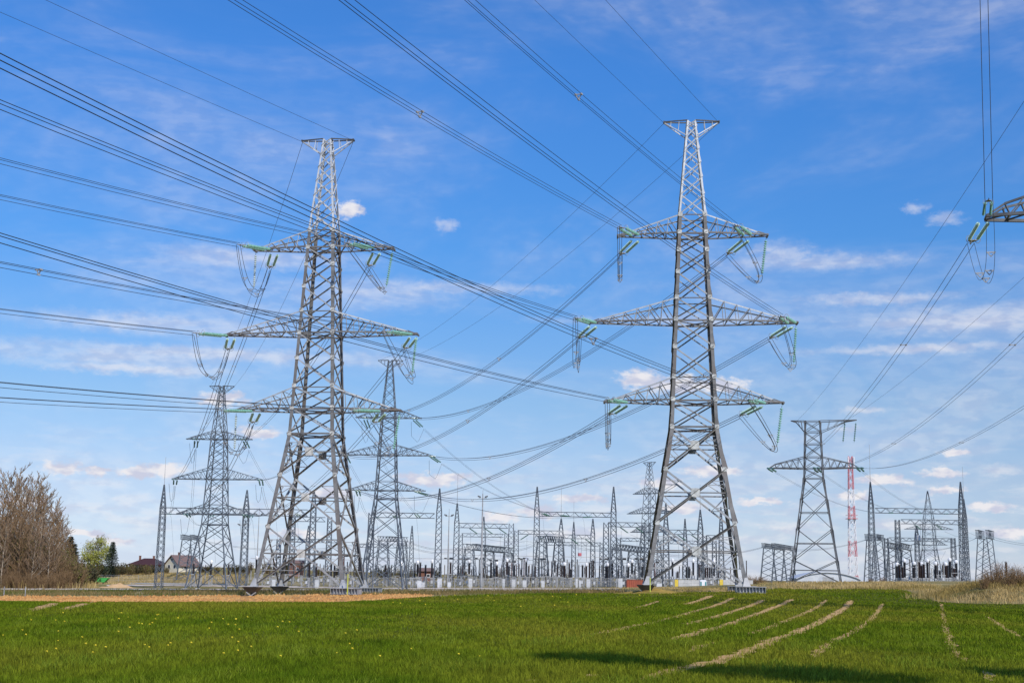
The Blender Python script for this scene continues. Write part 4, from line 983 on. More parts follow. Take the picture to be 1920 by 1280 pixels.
# ------------------------------------------------------------------ buildings
def house(label, px, Y, w, d, eave, ridge, rz, wall, roof, hip=False, chim=((.2,.3),), wins=()):
    f = foot(px, Y); t = thing('house', label, 'house', f, rz); m = MB()
    m.box((0,0,eave/2-.5),(w,d,eave+1))
    if not hip: m.quad_prism([(-w/2,-d/2,eave),(-w/2,d/2,eave),(-w/2,0,ridge-.05)], [(w/2,-d/2,eave),(w/2,d/2,eave),(w/2,0,ridge-.05)])
    m.build('wall', [wall], t); m = MB(); o = .55; th = .22; k = w/2-(d*.45 if hip else -o)
    sl = (ridge-eave)/(d/2)
    for s in (-1, 1):
        a = [(-w/2-o,s*(d/2+o),eave-o*sl), (w/2+o,s*(d/2+o),eave-o*sl), (k if hip else w/2+o,0,ridge), (-k if hip else -w/2-o,0,ridge)]
        m.quad_prism(a, [(x,y,z+th) for x,y,z in a])
        if hip:
            b = [(s*(w/2+o),-d/2-o,eave-o*sl), (s*(w/2+o),d/2+o,eave-o*sl), (s*k,0,ridge)]; m.quad_prism(b, [(x,y,z+th) for x,y,z in b])
    r = m.build('roof', [roof], t)
    for cx, cy in chim:
        m = MB(); m.box((cx*w,cy*d,ridge+.2),(.6,.6,1.6)); m.box((cx*w,cy*d,ridge+1.05),(.75,.75,.12)); m.build('chimney', [brick_m], r)
    for side, x, z, ww, hh in wins:
        m = MB(); fr = MB()
        if side == 'g': m.box((-w/2-.015,x,z),(.05,ww,hh)); fr.box((-w/2-.01,x,z),(.035,ww+.2,hh+.2))
        else: m.box((x,-d/2-.015,z),(ww,.05,hh)); fr.box((x,-d/2-.01,z),(ww+.2,.035,hh+.2))
        q = fr.build('window', [head_w], t); m.build('pane', [pane_m], q)
house('cream house with a brown gabled roof beyond the fence', 341, 452, 9.0, 6.2, 2.1, 5.0, R(57), cream_m, roof_br, chim=((-.1,.1),), wins=(('g',-1.3,1.5,.9,1.0),('g',1.2,1.5,.9,1.0),('g',0,3.6,.7,.8),('f',-1.5,1.4,1.2,1.0),('f',2.2,1.4,1.2,1.0)))
house('low house with a dark red hipped roof above the hedge', 279, 500, 11.5, 8.5, 1.9, 3.9, R(-6), brick_m, roof_rd, True, ((-.30,.0),(.14,0)), (('f',-3,1.2,1.2,1.0),('f',2.5,1.2,1.2,1.0)))
house('brown brick shed with a flat-pitched roof behind the insulators, beside the grey pylon', 798, 440, 4.6, 4, 3.2, 3.9, 0, brick_m, roof_br, chim=(), wins=(('f',.9,1.7,.9,.8),))
house('dark brick shed seen between the legs of the bright-headed pylon', 554, 440, 4.2, 4, 4.2, 4.9, 0, brick_m, roof_br, chim=(), wins=(('f',.9,2.2,.9,.8),))
# pale arched shed behind the ridge
f = foot(1545, 330); t = thing('storage_shed', 'long pale shed with a shallow arched roof behind the dark flat-headed pylon', 'shed', f, R(2)); hz = lambda py: at(1545, py, 330).z-f.z; L, D_ = 14.5, 8
m = MB(); m.box((0,0,hz(1086)/2-.5),(L,D_,hz(1086)+1)); m.build('wall', [shed_m], t); m = MB(); n = 12
pr = [(-L/2-.3+(L+.6)*i/n, hz(1086)+(hz(1073)-hz(1086))*math.sin(math.pi*i/n)**.8) for i in range(n+1)]
for (x0,z0),(x1,z1) in zip(pr, pr[1:]): m.quad_prism([(x0,-D_/2-.4,z0),(x1,-D_/2-.4,z1),(x1,-D_/2-.4,z1+.25),(x0,-D_/2-.4,z0+.25)],[(x0,D_/2+.4,z0),(x1,D_/2+.4,z1),(x1,D_/2+.4,z1+.25),(x0,D_/2+.4,z0+.25)])
m.face([(x,-D_/2-.05,z) for x,z in reversed(pr)]+[(-L/2,-D_/2-.05,0.2),(L/2,-D_/2-.05,.2)]); m.build('roof', [shed_m], t)
m = MB(); m.box((0,-D_/2-.07,.9),(2.6,.1,1.8)); m.build('door', [steel_mid], t)
# ------------------------------------------------------------------ ground
def grid_sheet(name, X, Y, m_, label, lift=0.0, kind='structure', smooth=True):
    nr, nc = X.shape; Z = gz(X, Y)+lift
    co = np.stack([X, Y, Z], -1).reshape(-1, 3)
    i = np.arange(nr*nc).reshape(nr, nc); q = np.stack([i[:-1,:-1], i[:-1,1:], i[1:,1:], i[1:,:-1]], -1).reshape(-1, 4)
    me = bpy.data.meshes.new(name); me.vertices.add(len(co)); me.vertices.foreach_set('co', co.ravel().astype(np.float32))
    me.loops.add(q.size); me.loops.foreach_set('vertex_index', q.ravel().astype(np.int32)); me.polygons.add(len(q))
    me.polygons.foreach_set('loop_start', np.arange(0, q.size, 4, dtype=np.int32)); me.polygons.foreach_set('loop_total', np.full(len(q), 4, np.int32))
    me.polygons.foreach_set('use_smooth', np.full(len(q), smooth)); me.materials.append(m_); me.update(calc_edges=True); me.validate()
    o = link(name, me); tag(o, label, name.replace('_', ' ').split('.')[0], None, kind); return o
ys = np.concatenate([-np.geomspace(300, 6, 14), np.linspace(-4, 150, 155), np.geomspace(152, 700, 170), np.geomspace(720, 9000, 26)])
us = np.concatenate([-np.geomspace(9, .62, 16), np.linspace(-.6, .6, 150), np.geomspace(.62, 9, 16)])
Yg, Ug = np.meshgrid(ys, us, indexing='ij'); Xg = Ug*(np.abs(Yg)+40)
grid_sheet('ground', Xg, Yg, rough_m, 'rough meadow ground of straw and patchy grass around the substation')
# far edge of the crop, read along the picture and turned into ground points
FE = [(-900,1127),(0,1129),(300,1129.5),(600,1130),(690,1126),(805,1118.5),(1000,1113),(1150,1111.5),(1420,1109.5),(1440,1104.5),(1700,1105),(1722,1112),(1733,1126),(1800,1131),(1950,1133),(2900,1135)]
cols = np.arange(-900, 2901, 10.0); edge = []
wob = np.random.RandomState(1)
for c in cols:
    y = np.interp(c, *zip(*FE))+.35*math.sin(c*.11)+.3*math.sin(c*.041+1); g = ground(c, y); edge.append((g.x/g.y, min(g.y, 148)))
EU = np.array([e[0] for e in edge]); ED = np.array([e[1] for e in edge])
ED = np.convolve(np.pad(ED, 2, 'edge'), np.ones(5)/5, 'valid')
tt = np.concatenate([np.linspace(0, .25, 40), np.linspace(.26, 1, 90)])
Yf = -6+(ED[None,:]+6)*tt[:,None]; Xf = EU[None,:]*(np.abs(Yf)+0)+0
Xf = EU[None,:]*np.maximum(Yf, 4)
grid_sheet('wheat_field', Xf, np.where(Yf < 4, Yf, Yf), field_m, 'green field of young wheat with bare wheel tracks', .03)
def edge_dist(x, y): return np.interp(x/np.maximum(y, 1), EU, ED)

# strips read along image rows, laid on the terrain
def strip(name, label, top, bot, m_, px0, px1, lift, step=6, rows=6, seed=0):
    rs = np.random.RandomState(seed); cs = np.arange(px0, px1+.1, step); X = np.zeros((rows+1, len(cs))); Y = X.copy()
    for i, c in enumerate(cs):
        a, b = np.interp(c, *zip(*top))+rs.uniform(-.35,.35), np.interp(c, *zip(*bot))+rs.uniform(-.35,.35)
        ga, gb = ground(c, a), ground(c, b)
        for j in range(rows+1):
            f = j/rows; X[j,i] = gb.x+(ga.x-gb.x)*f; Y[j,i] = gb.y+(ga.y-gb.y)*f
    return grid_sheet(name, X, Y, m_, label, lift)
strip('gravel_road', 'pale gravel road running along the front of the substation', [(-300,1103),(0,1103.2),(480,1104),(900,1105.2),(1180,1106.5)], [(-300,1105.5),(0,1105.8),(480,1106.2),(900,1107.6),(1180,1107.6)], road_m, -300, 1165, .06)
strip('bare_soil', 'strip of bare orange soil along the edge of the green field', [(-300,1118),(0,1117.5),(200,1118.5),(400,1117),(600,1115),(690,1114),(810,1115)], [(-300,1129),(0,1129.5),(300,1130.2),(600,1130.5),(690,1126.8),(810,1118.2)], soil_m, -300, 806, .05, seed=2)
strip('yard_verge', 'pale dusty verge between the substation fence and the road', [(160,1096),(300,1095.5),(480,1097),(700,1101.5),(1165,1103)], [(160,1098),(300,1097.8),(480,1100),(700,1103.8),(1165,1105)], road_m, 200, 1165, .05, seed=4)
TR = [([(1597,1126),(1570,1150),(1530,1172),(1490,1190),(1452,1202),(1400,1225),(1355,1241),(1305,1253),(1265,1262),(1195,1279)],.46,'broadest bare track, curving from the far edge down to the shaded wheat'),
      ([(1010,1279),(985,1281)],.5,'small bare patch at the very bottom near the middle'), ([(1112,1268),(1095,1273)],.35,'small bare patch below the left tip of the tree shade'),
      ([(1485,1124),(1450,1140),(1410,1156),(1360,1175),(1310,1188),(1255,1203)],.44,'long pale bare track second from the ribbed footing'), ([(1337,1206),(1290,1225)],.3,'short faint bare streak above the shaded wheat'),
      ([(1432,1125),(1390,1142),(1330,1161),(1285,1174)],.42,'bare track starting just below the ribbed footing of the brown-legged pylon'), ([(1375,1121),(1310,1145),(1235,1167),(1160,1182),(1110,1192)],.38,'thin long bare track reaching farthest to the left'), ([(1335,1117),(1285,1134)],.5,'short pale bare track below the concrete wall'), ([(1235,1127),(1195,1140)],.32,'short bare streak below the foot with the yellow upright'), ([(1550,1125),(1510,1150),(1440,1180),(1400,1194)],.30,'thin bare track between the two broadest ones'),
      ([(1655,1132),(1635,1162),(1600,1187),(1555,1208)],.28,'thin bare track curving right of the broadest one'), ([(1765,1132),(1773,1180),(1787,1220),(1808,1243)],.20,'bare track running almost straight towards the viewer below the dry bank'), ([(1850,1157),(1912,1197)],.2,'faint bare track slanting down to the right picture edge'), ([(1842,1262),(1862,1281)],.3,'small bare patch in the bottom right corner'), ([(1555,1207),(1528,1236)],.24,'short bare streak between the long track and the straight one'),
      ([(118,1128),(98,1135),(60,1147)],.55,'outer of two bare turning marks at the left end of the soil strip'), ([(176,1128),(155,1135),(118,1145)],.55,'inner of two bare turning marks at the left end of the soil strip'), ([(1420,1112),(1300,1116),(1150,1119)],.35,'pale bare line along the far edge of the wheat by the ribbed footing')]
track_pts = []
for poly, wd, tlab in TR:
    P = [ground(*p) for p in poly]; pts = []
    for a, b in zip(P, P[1:]):
        n = max(2, int((b-a).length/.6)); pts += [a.lerp(b, i/n) for i in range(n)]
    pts.append(P[-1]); L, Rr = [], []
    for i, p in enumerate(pts):
        d = pts[min(i+1,len(pts)-1)]-pts[max(i-1,0)]; d.z = 0; d.normalize(); nn = Vector((d.y,-d.x,0)); e = min(1, (i+1)/4, (len(pts)-i)/4)
        h = wd*.52*e*(1+.3*math.sin(i*1.7)+random.uniform(-.3,.3)); off = nn*random.uniform(-.08,.08); L.append(p-nn*h+off); Rr.append(p+nn*h+off); track_pts.append((p.x, p.y, h+.02+.0008*p.y))
    X = np.array([[p.x for p in L],[(a.x+b.x)/2 for a,b in zip(L,Rr)],[p.x for p in Rr]]); Y = np.array([[p.y for p in L],[(a.y+b.y)/2 for a,b in zip(L,Rr)],[p.y for p in Rr]])
    grid_sheet('soil_track', X, Y, track_m, tlab, .055)['group'] = 'bare wheel tracks in the wheat'
TP = np.array(track_pts)

# ------------------------------------------------------------------ grass of many blades
def blades(name, label, x, y, h, w, m_, seed=0, lean=.35, lift=0.0):
    rs = np.random.RandomState(seed); n = len(x); z = gz(x, y)+lift; a = rs.uniform(0, 2*np.pi, n); ln = rs.uniform(0, lean, n)*h; b = rs.uniform(0, 2*np.pi, n)
    dx, dy = np.cos(a)*w/2, np.sin(a)*w/2; lx, ly = np.cos(b)*ln, np.sin(b)*ln
    co = np.empty((n, 5, 3), np.float32)
    co[:,0] = np.stack([x-dx, y-dy, z], -1); co[:,1] = np.stack([x+dx, y+dy, z], -1)
    co[:,2] = np.stack([x+dx*.8+lx*.35, y+dy*.8+ly*.35, z+h*.6], -1); co[:,3] = np.stack([x-dx*.8+lx*.35, y-dy*.8+ly*.35, z+h*.6], -1)
    co[:,4] = np.stack([x+lx, y+ly, z+h], -1)
    base = np.arange(n)*5
    li = np.stack([base, base+1, base+2, base+3, base+3, base+2, base+4], -1).ravel().astype(np.int32)
    ls = np.stack([np.arange(n)*7, np.arange(n)*7+4], -1).ravel().astype(np.int32); lt = np.tile([4, 3], n).astype(np.int32)
    me = bpy.data.meshes.new(name); me.vertices.add(n*5); me.vertices.foreach_set('co', co.ravel()); me.loops.add(len(li)); me.loops.foreach_set('vertex_index', li)
    me.polygons.add(len(ls)); me.polygons.foreach_set('loop_start', ls); me.polygons.foreach_set('loop_total', lt); me.materials.append(m_); me.update(calc_edges=True)
    o = link(name, me); tag(o, label, 'grass', None, 'stuff'); return o
rs = np.random.RandomState(5)
def pmask(x, y):    # ragged growth: density in soft patches
    return .5+.25*np.sin(x*.9+1.3*np.sin(y*.31))+.25*np.sin(y*.55+1.7*np.sin(x*.43))
N = 660000
u = rs.uniform(-.54, .54, N); y = np.exp(rs.uniform(np.log(17), np.log(150), N)); x = u*y
ok = y < edge_dist(x, y)-.3+np.maximum(0, 3.2*(pmask(x*1.9, y*.6)-.52))-rs.uniform(0, .6, N)
x, y = x[ok], y[ok]; keep = np.ones(len(x), bool)
for i in range(0, len(TP)):
    px_, py_, h_ = TP[i]; keep &= ((x-px_)**2+(y-py_)**2 > (h_*rs.uniform(.65, 1.2, len(x)))**2)
x, y = x[keep], y[keep]
thick = .50+.66*pmask(x*.35, y*.22)+.36*pmask(x*1.7+4, y*.8)+.30*(pmask(x*7.3, y*4.1+2)-.5)
h = rs.uniform(.065, .15, len(x))*thick; w = np.maximum(.010, .00042*y)*rs.uniform(.7, 1.3, len(x))
blades('wheat_grass', 'short green blades of young wheat covering the field', x, y, h, w, wheat_m, 1, .8, .03)
# coarser clumps close to the viewer
n = 60000; u = rs.uniform(-.42,.42,n); y = np.exp(rs.uniform(np.log(18), np.log(46), n)); x = u*y; ok = pmask(x*2.1+5, y*1.3)+.35*pmask(x*9, y*6) > .86; x, y = x[ok], y[ok]; keep = np.ones(len(x), bool)
for i in range(0, len(TP)): keep &= ((x-TP[i,0])**2+(y-TP[i,1])**2 > (TP[i,2]*1.1)**2)
x, y = x[keep], y[keep]
blades('tall_wheat_clumps', 'taller lighter clumps of wheat near the viewer', x, y, rs.uniform(.11,.21,len(x)), rs.uniform(.010,.020,len(x)), clump_m, 21, .9, .03)
def scatter(n, poly_top, poly_bot, px0, px1, seed):
    r = np.random.RandomState(seed); X, Y = [], []
    cs = r.uniform(px0, px1, n//12)
    for c in cs:
        a, b = np.interp(c, *zip(*poly_top)), np.interp(c, *zip(*poly_bot)); ga, gb = ground(c, a), ground(c, b)
        f = r.uniform(0, 1, 12); X += list(gb.x+(ga.x-gb.x)*f+r.normal(0,.35,12)); Y += list(gb.y+(ga.y-gb.y)*f)
    return np.array(X), np.array(Y), r
x, y, r = scatter(15000, [(-60,1106.5),(480,1107),(1165,1109)], [(-60,1117),(600,1115),(800,1116),(1165,1111.5)], -60, 1165, 11)
blades('verge_grass', 'coarse half dry grass on the verge between the road and the bare soil', x, y, r.uniform(.12,.42,len(x)), r.uniform(.03,.07,len(x)), mixg_m, 2, .7)
x, y, r = scatter(15000, [(1130,1098),(1300,1102),(1420,1101),(1425,1093),(1700,1093),(1760,1098)], [(1130,1111),(1420,1109),(1440,1105),(1700,1105.5),(1760,1112)], 1130, 1760, 12)
blades('ridge_grass', 'dry straw grass on the low ridge before the dark flat-headed pylon', x, y, r.uniform(.12,.40,len(x))*np.where(x/y < .172, .45, 1), r.uniform(.03,.07,len(x)), dry_m, 3, .8)
n = 90000; x = rs.uniform(27, 62, n); y = rs.uniform(90, 121, n); mk = np.exp(-(((x-43.6)/10.2)**4+((y-108)/8.0)**2)); ok = mk > rs.uniform(.08,.5,n); x, y, mk = x[ok], y[ok], mk[ok]
sp = (pmask(x*1.6, y*1.3) < .36) & (y < 107)
hh = rs.uniform(.18,.72,len(x))*(.6+.7*mk)*(.55+.9*pmask(x*.8+3, y*.6)); ww = rs.uniform(.018,.045,len(x))
blades('bank_grass', 'tall dry straw grass matted over the bank at the field corner', x[~sp], y[~sp], hh[~sp], ww[~sp], dry_m, 4, 1.1)
blades('green_tufts', 'greener grass tufts on the flank of the dry bank', x[sp], y[sp]-1.0, hh[sp]*.55, ww[sp]*1.2, mixg_m, 5, .9)
x, y, r = scatter(16000, [(150,1076),(300,1074),(460,1078)], [(150,1095),(300,1094),(460,1096)], 145, 460, 13)
blades('meadow_grass', 'tan dry meadow grass behind the fence below the houses', x, y, r.uniform(.2,.6,len(x)), r.uniform(.08,.16,len(x)), dry_m, 6, .6)
x, y, r = scatter(7000, [(0,1096),(150,1094),(180,1097)], [(0,1103),(180,1103)], -40, 178, 14)
blades('wood_edge_grass', 'straw coloured grass and dead stems along the edge of the bare wood', x, y, r.uniform(.3,1.2,len(x)), r.uniform(.03,.07,len(x)), dry_m, 7, .5)
# clods on the bare strip
x, y, r = scatter(4200, [(-60,1117.5),(200,1118.5),(400,1117),(600,1115),(690,1114),(806,1115)], [(-60,1129.5),(300,1130),(600,1130),(690,1126),(806,1118)], -60, 806, 31); b = MB()
z = gz(x, y)+.04
for xx, yy, zz_ in zip(x, y, z):
    s = r.uniform(.05,.20); h = s*r.uniform(.5,1.1); a = r.uniform(0,6.28); p = [(xx+s*math.cos(a+t)*r.uniform(.7,1.2), yy+s*math.sin(a+t)*r.uniform(.7,1.2), zz_) for t in (0,1.57,3.14,4.71)]; q = (xx+r.uniform(-.3,.3)*s, yy+r.uniform(-.3,.3)*s, zz_+h)
    for i in range(4): b.face([p[i], p[(i+1)%4], q])
o = b.build('soil_clods', [soil_m]); tag(o, 'loose clods scattered over the strip of bare orange soil', 'soil', None, 'stuff')
# dandelions
n = 1500; u = rs.uniform(-.40,.40,n); y = np.exp(rs.uniform(np.log(28), np.log(135), n)); x = u*y; ok = (y < edge_dist(x,y)) & (pmask(x*.17+2, y*.11) > .6) & (rs.uniform(0,1,n) < .24); x, y = x[ok], y[ok]
b = MB()
for xx, yy in zip(x, y):
    s = .012+.00034*yy; z = g1(xx,yy)+.03+.09+random.uniform(0,.04); b.face([(xx+s*math.cos(t), yy+s*math.sin(t), z) for t in (0,1.26,2.51,3.77,5.03)]); b.face([(xx-s,yy,z-s*.7),(xx+s,yy,z-s*.7),(xx+s*.8,yy+.01,z+s*.5),(xx-s*.8,yy+.01,z+s*.5)])
o = b.build('dandelion_flowers', [flower_m]); tag(o, 'scattered yellow dandelion heads among the young wheat', 'flowers', None, 'stuff')

# ------------------------------------------------------------------ trees
def bare_tree_meshes(H, seed, spread=.3, n_br=30, first=.16, lean=.03, twig_r=.016, upr=.75):
    r = random.Random(seed); tr, cw = MB(), MB()
    n = 10; pts = []; x = y = 0
    for i in range(n+1): pts.append(Vector((x, y, H*.96*i/n))); x += r.gauss(0, lean)*H/n*2; y += r.gauss(0, lean)*H/n*2
    tr.tube(pts, H*.0105, 6, r2=.02)
    for k in range(n_br):
        f = first+(1-first)*((k+r.random())/n_br); i = min(n-1, int(f*n)); p = pts[i].lerp(pts[i+1], f*n-i); az = k*2.4+r.uniform(-.5,.5)
        L = H*spread*(1-.62*f)*r.uniform(.6,1.2); el = r.uniform(.5,.95)*upr+.25*f
        d = Vector((math.cos(az)*math.cos(el), math.sin(az)*math.cos(el), math.sin(el))); q = [p]
        for j in range(4):
            d = (d+Vector((r.gauss(0,.1), r.gauss(0,.1), .14))).normalized(); q.append(q[-1]+d*L/4)
        r0 = H*.0042*(1-.6*f)+.008
        (tr if k % 3 == 0 else cw).tube(q, r0, 4, r2=.012)
        for j in range(7):
            g = .15+.8*j/7+r.uniform(0,.1); i2 = min(3, int(g*4)); s = q[i2].lerp(q[i2+1], g*4-i2); dd = (q[i2+1]-q[i2]).normalized()
            e = (dd+Vector((r.gauss(0,.55), r.gauss(0,.55), .3+r.gauss(0,.3)))).normalized(); l2 = L*.42*(1.1-g*.6)*r.uniform(.5,1.2); s2 = s+e*l2*.5; s3 = s2+(e+Vector((r.gauss(0,.2),r.gauss(0,.2),.25))).normalized()*l2*.5
            cw.tube([s, s2, s3], .018, 3, r2=.009)
            for m_ in range(4):
                gg = r.uniform(.2,1); a = s.lerp(s3, gg); e2 = (e+Vector((r.gauss(0,.6), r.gauss(0,.6), .35))).normalized(); cw.tube([a, a+e2*l2*r.uniform(.25,.6)], twig_r, 3, r2=.007)
    return tr, cw
def put_tree(name, label, f, meshes, rz, sc, group, cat='tree', mt=None):
    t = thing(name, label, cat, f, rz, group); t.scale = (sc, sc, sc)
    link('trunk', meshes[0], t); link('crown', meshes[1], t); return t
PROT = []
for i, (sp, up_, bark) in enumerate(((.34,.8,bark_w),(.42,.65,bark_b),(.26,.95,bark_b),(.38,.75,bark_w),(.22,1.0,bark_w))):
    a, b = bare_tree_meshes(10, 40+i, sp, 34, .14, .03, .018, up_); PROT.append((a.mesh('trunk', [bark]), b.mesh('crown', [twig_m if bark is bark_b else bark_b])))
TL = [(-62,905,196,1),(-40,892,190,3),(-18,900,186,2),(6,888,188,1),(22,884,194,0),(38,906,184,4),(52,893,190,3),(60,912,199,1),(66,926,183,2),(78,930,190,0),(90,944,195,1),(98,938,184,4),(104,952,188,2),(112,972,193,1),(30,940,180,2),(72,965,179,4),(48,958,178,2),(12,930,180,1),(-10,945,179,2),(88,990,178,3),(122,1010,196,1),(-28,930,192,0),(15,915,193,4),(46,920,197,3),(70,915,194,0),(95,965,181,1),(32,960,178,1),(58,985,177,0),(2,975,177,3),(108,990,186,0),(116,985,195,4),(128,1020,198,2),(138,1040,200,1),(100,975,200,3),(64,900,200,4),(28,895,199,3),(-5,905,200,2)]
lab_t = ['tallest bare tree with a pale forked trunk at the edge of the wood','bare tree with a wide brown crown','bare tree with a narrow brown crown','bare tree with arching pale branches','slim pale birch without leaves']
seen = {}
for px, top, Y, pr in TL:
    f = foot(px, Y); H = at(px, top, Y).z-f.z; k = seen[pr] = seen.get(pr, -1)+1
    put_tree('bare_tree', f'{lab_t[pr]} in the wood beyond the road, {ORD[k]} of its kind from the left' if False else f'{ORD[k]} {lab_t[pr].replace("tallest ","tall ").replace(" at the edge of the wood","")} in the wood beyond the road', f, PROT[pr], random.uniform(0,6), H/10, 'bare trees of the wood')
def shrub_meshes(H, seed, n=60, leaf=None, lr=.12, nl=700, wid=.5):
    r = random.Random(seed); st, lv = MB(), MB(); tips = []
    for k in range(n):
        az = r.uniform(0,6.28); rr = r.uniform(0,.35)*H*wid; p = Vector((math.cos(az)*rr, math.sin(az)*rr, 0)); L = H*r.uniform(.45,1.0); d = Vector((math.cos(az)*r.uniform(0,.5)*wid, math.sin(az)*r.uniform(0,.5)*wid, 1)).normalized(); q = [p]
        for j in range(4): d = (d+Vector((r.gauss(0,.13),r.gauss(0,.13),.05))).normalized(); q.append(q[-1]+d*L/4)
        st.tube(q, .026, 3, r2=.010)
        for j in range(6):
            a = q[1+j%3].lerp(q[2+j%3], r.random()); e = (d+Vector((r.gauss(0,.6),r.gauss(0,.6),.2))).normalized(); b = a+e*L*r.uniform(.12,.32); st.tube([a, b], .014, 3, r2=.007); tips.append((a, b))
    if leaf:
        for k in range(nl):
            a, b = r.choice(tips); p = a.lerp(b, r.random())+Vector((r.gauss(0,.1),r.gauss(0,.1),r.gauss(0,.1))); s = lr*r.uniform(.6,1.4)
            u = Vector((r.gauss(0,1),r.gauss(0,1),r.gauss(0,1))).normalized(); v = u.cross(Vector((r.gauss(0,1),r.gauss(0,1),r.gauss(0,1)))).normalized(); lv.face([p-u*s, p+v*s*.6, p+u*s, p-v*s*.6])
    return st, lv
def put_shrub(name, label, f, H, pr, rz, group):
    t = thing(name, label, 'shrub', f, rz, group); s = H/SHR[pr][2]; t.scale = (s*1.1, s*1.1, s); link('stems', SHR[pr][0], t)
    if SHR[pr][1]: link('foliage', SHR[pr][1], t)
SHR = []
for H, leaf, n, nl, lr, wid in ((4,None,90,0,0,.6),(5,leaf_o,70,1500,.11,.6),(3,leaf_o,60,900,.11,.9),(3,None,70,0,0,.9),(3.2,leaf_h,60,2200,.13,1.1)):
    st, lv = shrub_meshes(H, len(SHR)+70, n, leaf, lr, nl, wid); SHR.append((st.mesh('stems', [twig_m if leaf is None else bark_b]), lv.mesh('foliage', [leaf]) if leaf else None, H))
cs = {}
SL_ = [(-50,1040,182,0),(-30,1055,180,3),(-12,1035,184,0),(3,1048,180,0),(16,1030,183,3),(28,1050,179,0),(38,1005,182,1),(46,1010,185,1),(54,1048,179,0),(62,1040,184,3),(74,1046,180,0),(84,1050,181,0),(96,1040,183,3),(106,1030,190,1),(114,1024,192,1),(120,1050,182,0),(131,1048,184,2),(140,1052,188,2),(148,1058,196,2),(10,1062,178,3),(90,1064,178,3),(66,1062,178,0),(-8,1060,178,0),(43,1060,178,0),(110,1062,179,3),(160,1062,230,4),(150,1052,240,4),(22,1068,177,0),(34,1072,176,3),(56,1070,176,0),(78,1074,176,3),(100,1072,177,0),(122,1068,180,3),(-22,1066,177,3),(8,1074,176,0),(30,1000,188,1),(76,1000,190,1),(118,1040,187,1),(98,1055,182,1),(132,1058,184,0),(142,1064,185,3),(150,1072,188,2)]
nmS = ['brown bare bush of upright stems','olive green budding tall bush','olive green low bush','tangled brown low bush','dark green leafy bush']
for px, top, Y, pr in SL_:
    f = foot(px, Y); H = at(px, top, Y).z-f.z; k = cs[pr] = cs.get(pr, -1)+1
    put_shrub('shrub', f'{ORD[k]} {nmS[pr]} from the left under the bare wood', f, H, pr, random.uniform(0,6), 'bushes under the bare wood')
# hedge shrubs below the houses and green scrub behind the substation
HL = [(212,1058),(222,1060),(232,1056),(243,1057),(254,1058),(266,1059),(276,1058),(288,1060),(300,1060),(312,1062),(174,1056),(186,1058),(196,1058),(378,1060),(392,1062),(406,1061),(440,1058),(455,1060)]
for k, (px, top) in enumerate(HL):
    Y = 438+(k%3)*6; f = foot(px, Y); H = max(2.0, at(px, top, Y).z-f.z); put_shrub('hedge_shrub', f'{ORD[k]} dark hedge shrub from the left in the belt before the houses', f, H, 4 if k % 3 else 2, random.uniform(0,6), 'hedge shrubs before the houses')
for k, px in enumerate((468,500,536,566,600,636,668,700,722,748,772,815,846,868,905,930,958,990,1022,1060,1100,1160,1215)):
    if k < 20:
        Y = 452+(k%4)*7; f = foot(px, Y); put_shrub('scrub_bush', f'{ORD[k]} olive scrub bush from the left behind the switchgear', f, random.uniform(2.6,4.2), (1,2,4)[k%3], random.uniform(0,6), 'scrub bushes behind the switchgear')
for k, (px, top, Y) in enumerate(((1846,1072,106),(1862,1064,107),(1876,1050,109),(1890,1062,106),(1905,1056,108),(1918,1060,107))):
    f = foot(px, Y); H = max(1.2, at(px, top, Y).z-f.z); put_shrub('bare_shrub', f'{ORD[k]} leafless brown shrub from the left on top of the dry bank', f, H, 3 if k % 2 else 0, random.uniform(0,6), 'leafless shrubs on the dry bank')
for k, (px, top, Y) in enumerate(((1402,1076,330),(1412,1078,335),(1422,1077,328),(1432,1079,332),(1655,1080,300),(1632,1084,290))):
    f = foot(px, Y); H = max(1.2, at(px, top, Y).z-f.z); put_shrub('bare_shrub', f'{ORD[k]} small brown leafless shrub from the left along the skyline past the brown-legged pylon', f, H, 3, random.uniform(0,6), 'leafless shrubs on the skyline')
# spruces
def spruce_meshes(H, seed):
    r = random.Random(seed); tr, cw = MB(), MB(); tr.tube([(0,0,0),(0,0,H*.5),(0,0,H)], H*.016, 6, r2=.02); n = int(H*3.0)
    for i in range(n):
        f = .06+.93*i/n; z = H*f; L = H*.27*(1-f)**.85+.12; m = 9
        for k in range(m):
            az = k*6.283/m+i*.7+r.uniform(-.25,.25); l = L*r.uniform(.65,1.15); d = Vector((math.cos(az), math.sin(az), -.25+.55*f)); s = Vector((-d.y, d.x, 0)); q = Vector((0,0,z))
            for j in range(7):
                g = (j+.4)/7; p = q+d*l*g; w = .30*(1-g*.55)*r.uniform(.6,1.2); e = Vector((r.gauss(0,.06),r.gauss(0,.06),-r.uniform(.12,.34)))
                cw.face([p-s*w, p+d*.22*l/2+e*.4, p+s*w, p+e]); cw.face([p-s*w*.5+Vector((0,0,.05)), p+d*.35+e, p+s*w*.6+e*.6])
    return tr.mesh('trunk', [bark_b]), cw.mesh('crown', [needle_m])
SPR = [spruce_meshes(9, 5), spruce_meshes(9, 9)]
for i, (px, top, Y, lb, hb) in enumerate(((208,1013,428,'dark spruce standing beside the round pale green tree',1),(126,1002,205,'dark spruce at the end of the bare wood',1),(134,1016,207,'shorter dark spruce at the end of the bare wood',1),(44,985,204,'dark spruce half hidden behind the bare trees, near the tall pale trunks',1),(4,962,206,'dark spruce at the picture edge behind the bare trees',1))):
    f = foot(px, Y); H = at(px, top, Y).z-f.z; put_tree('spruce_tree', lb, f, SPR[i % 2], i*1.3, H/9, 'dark spruces')
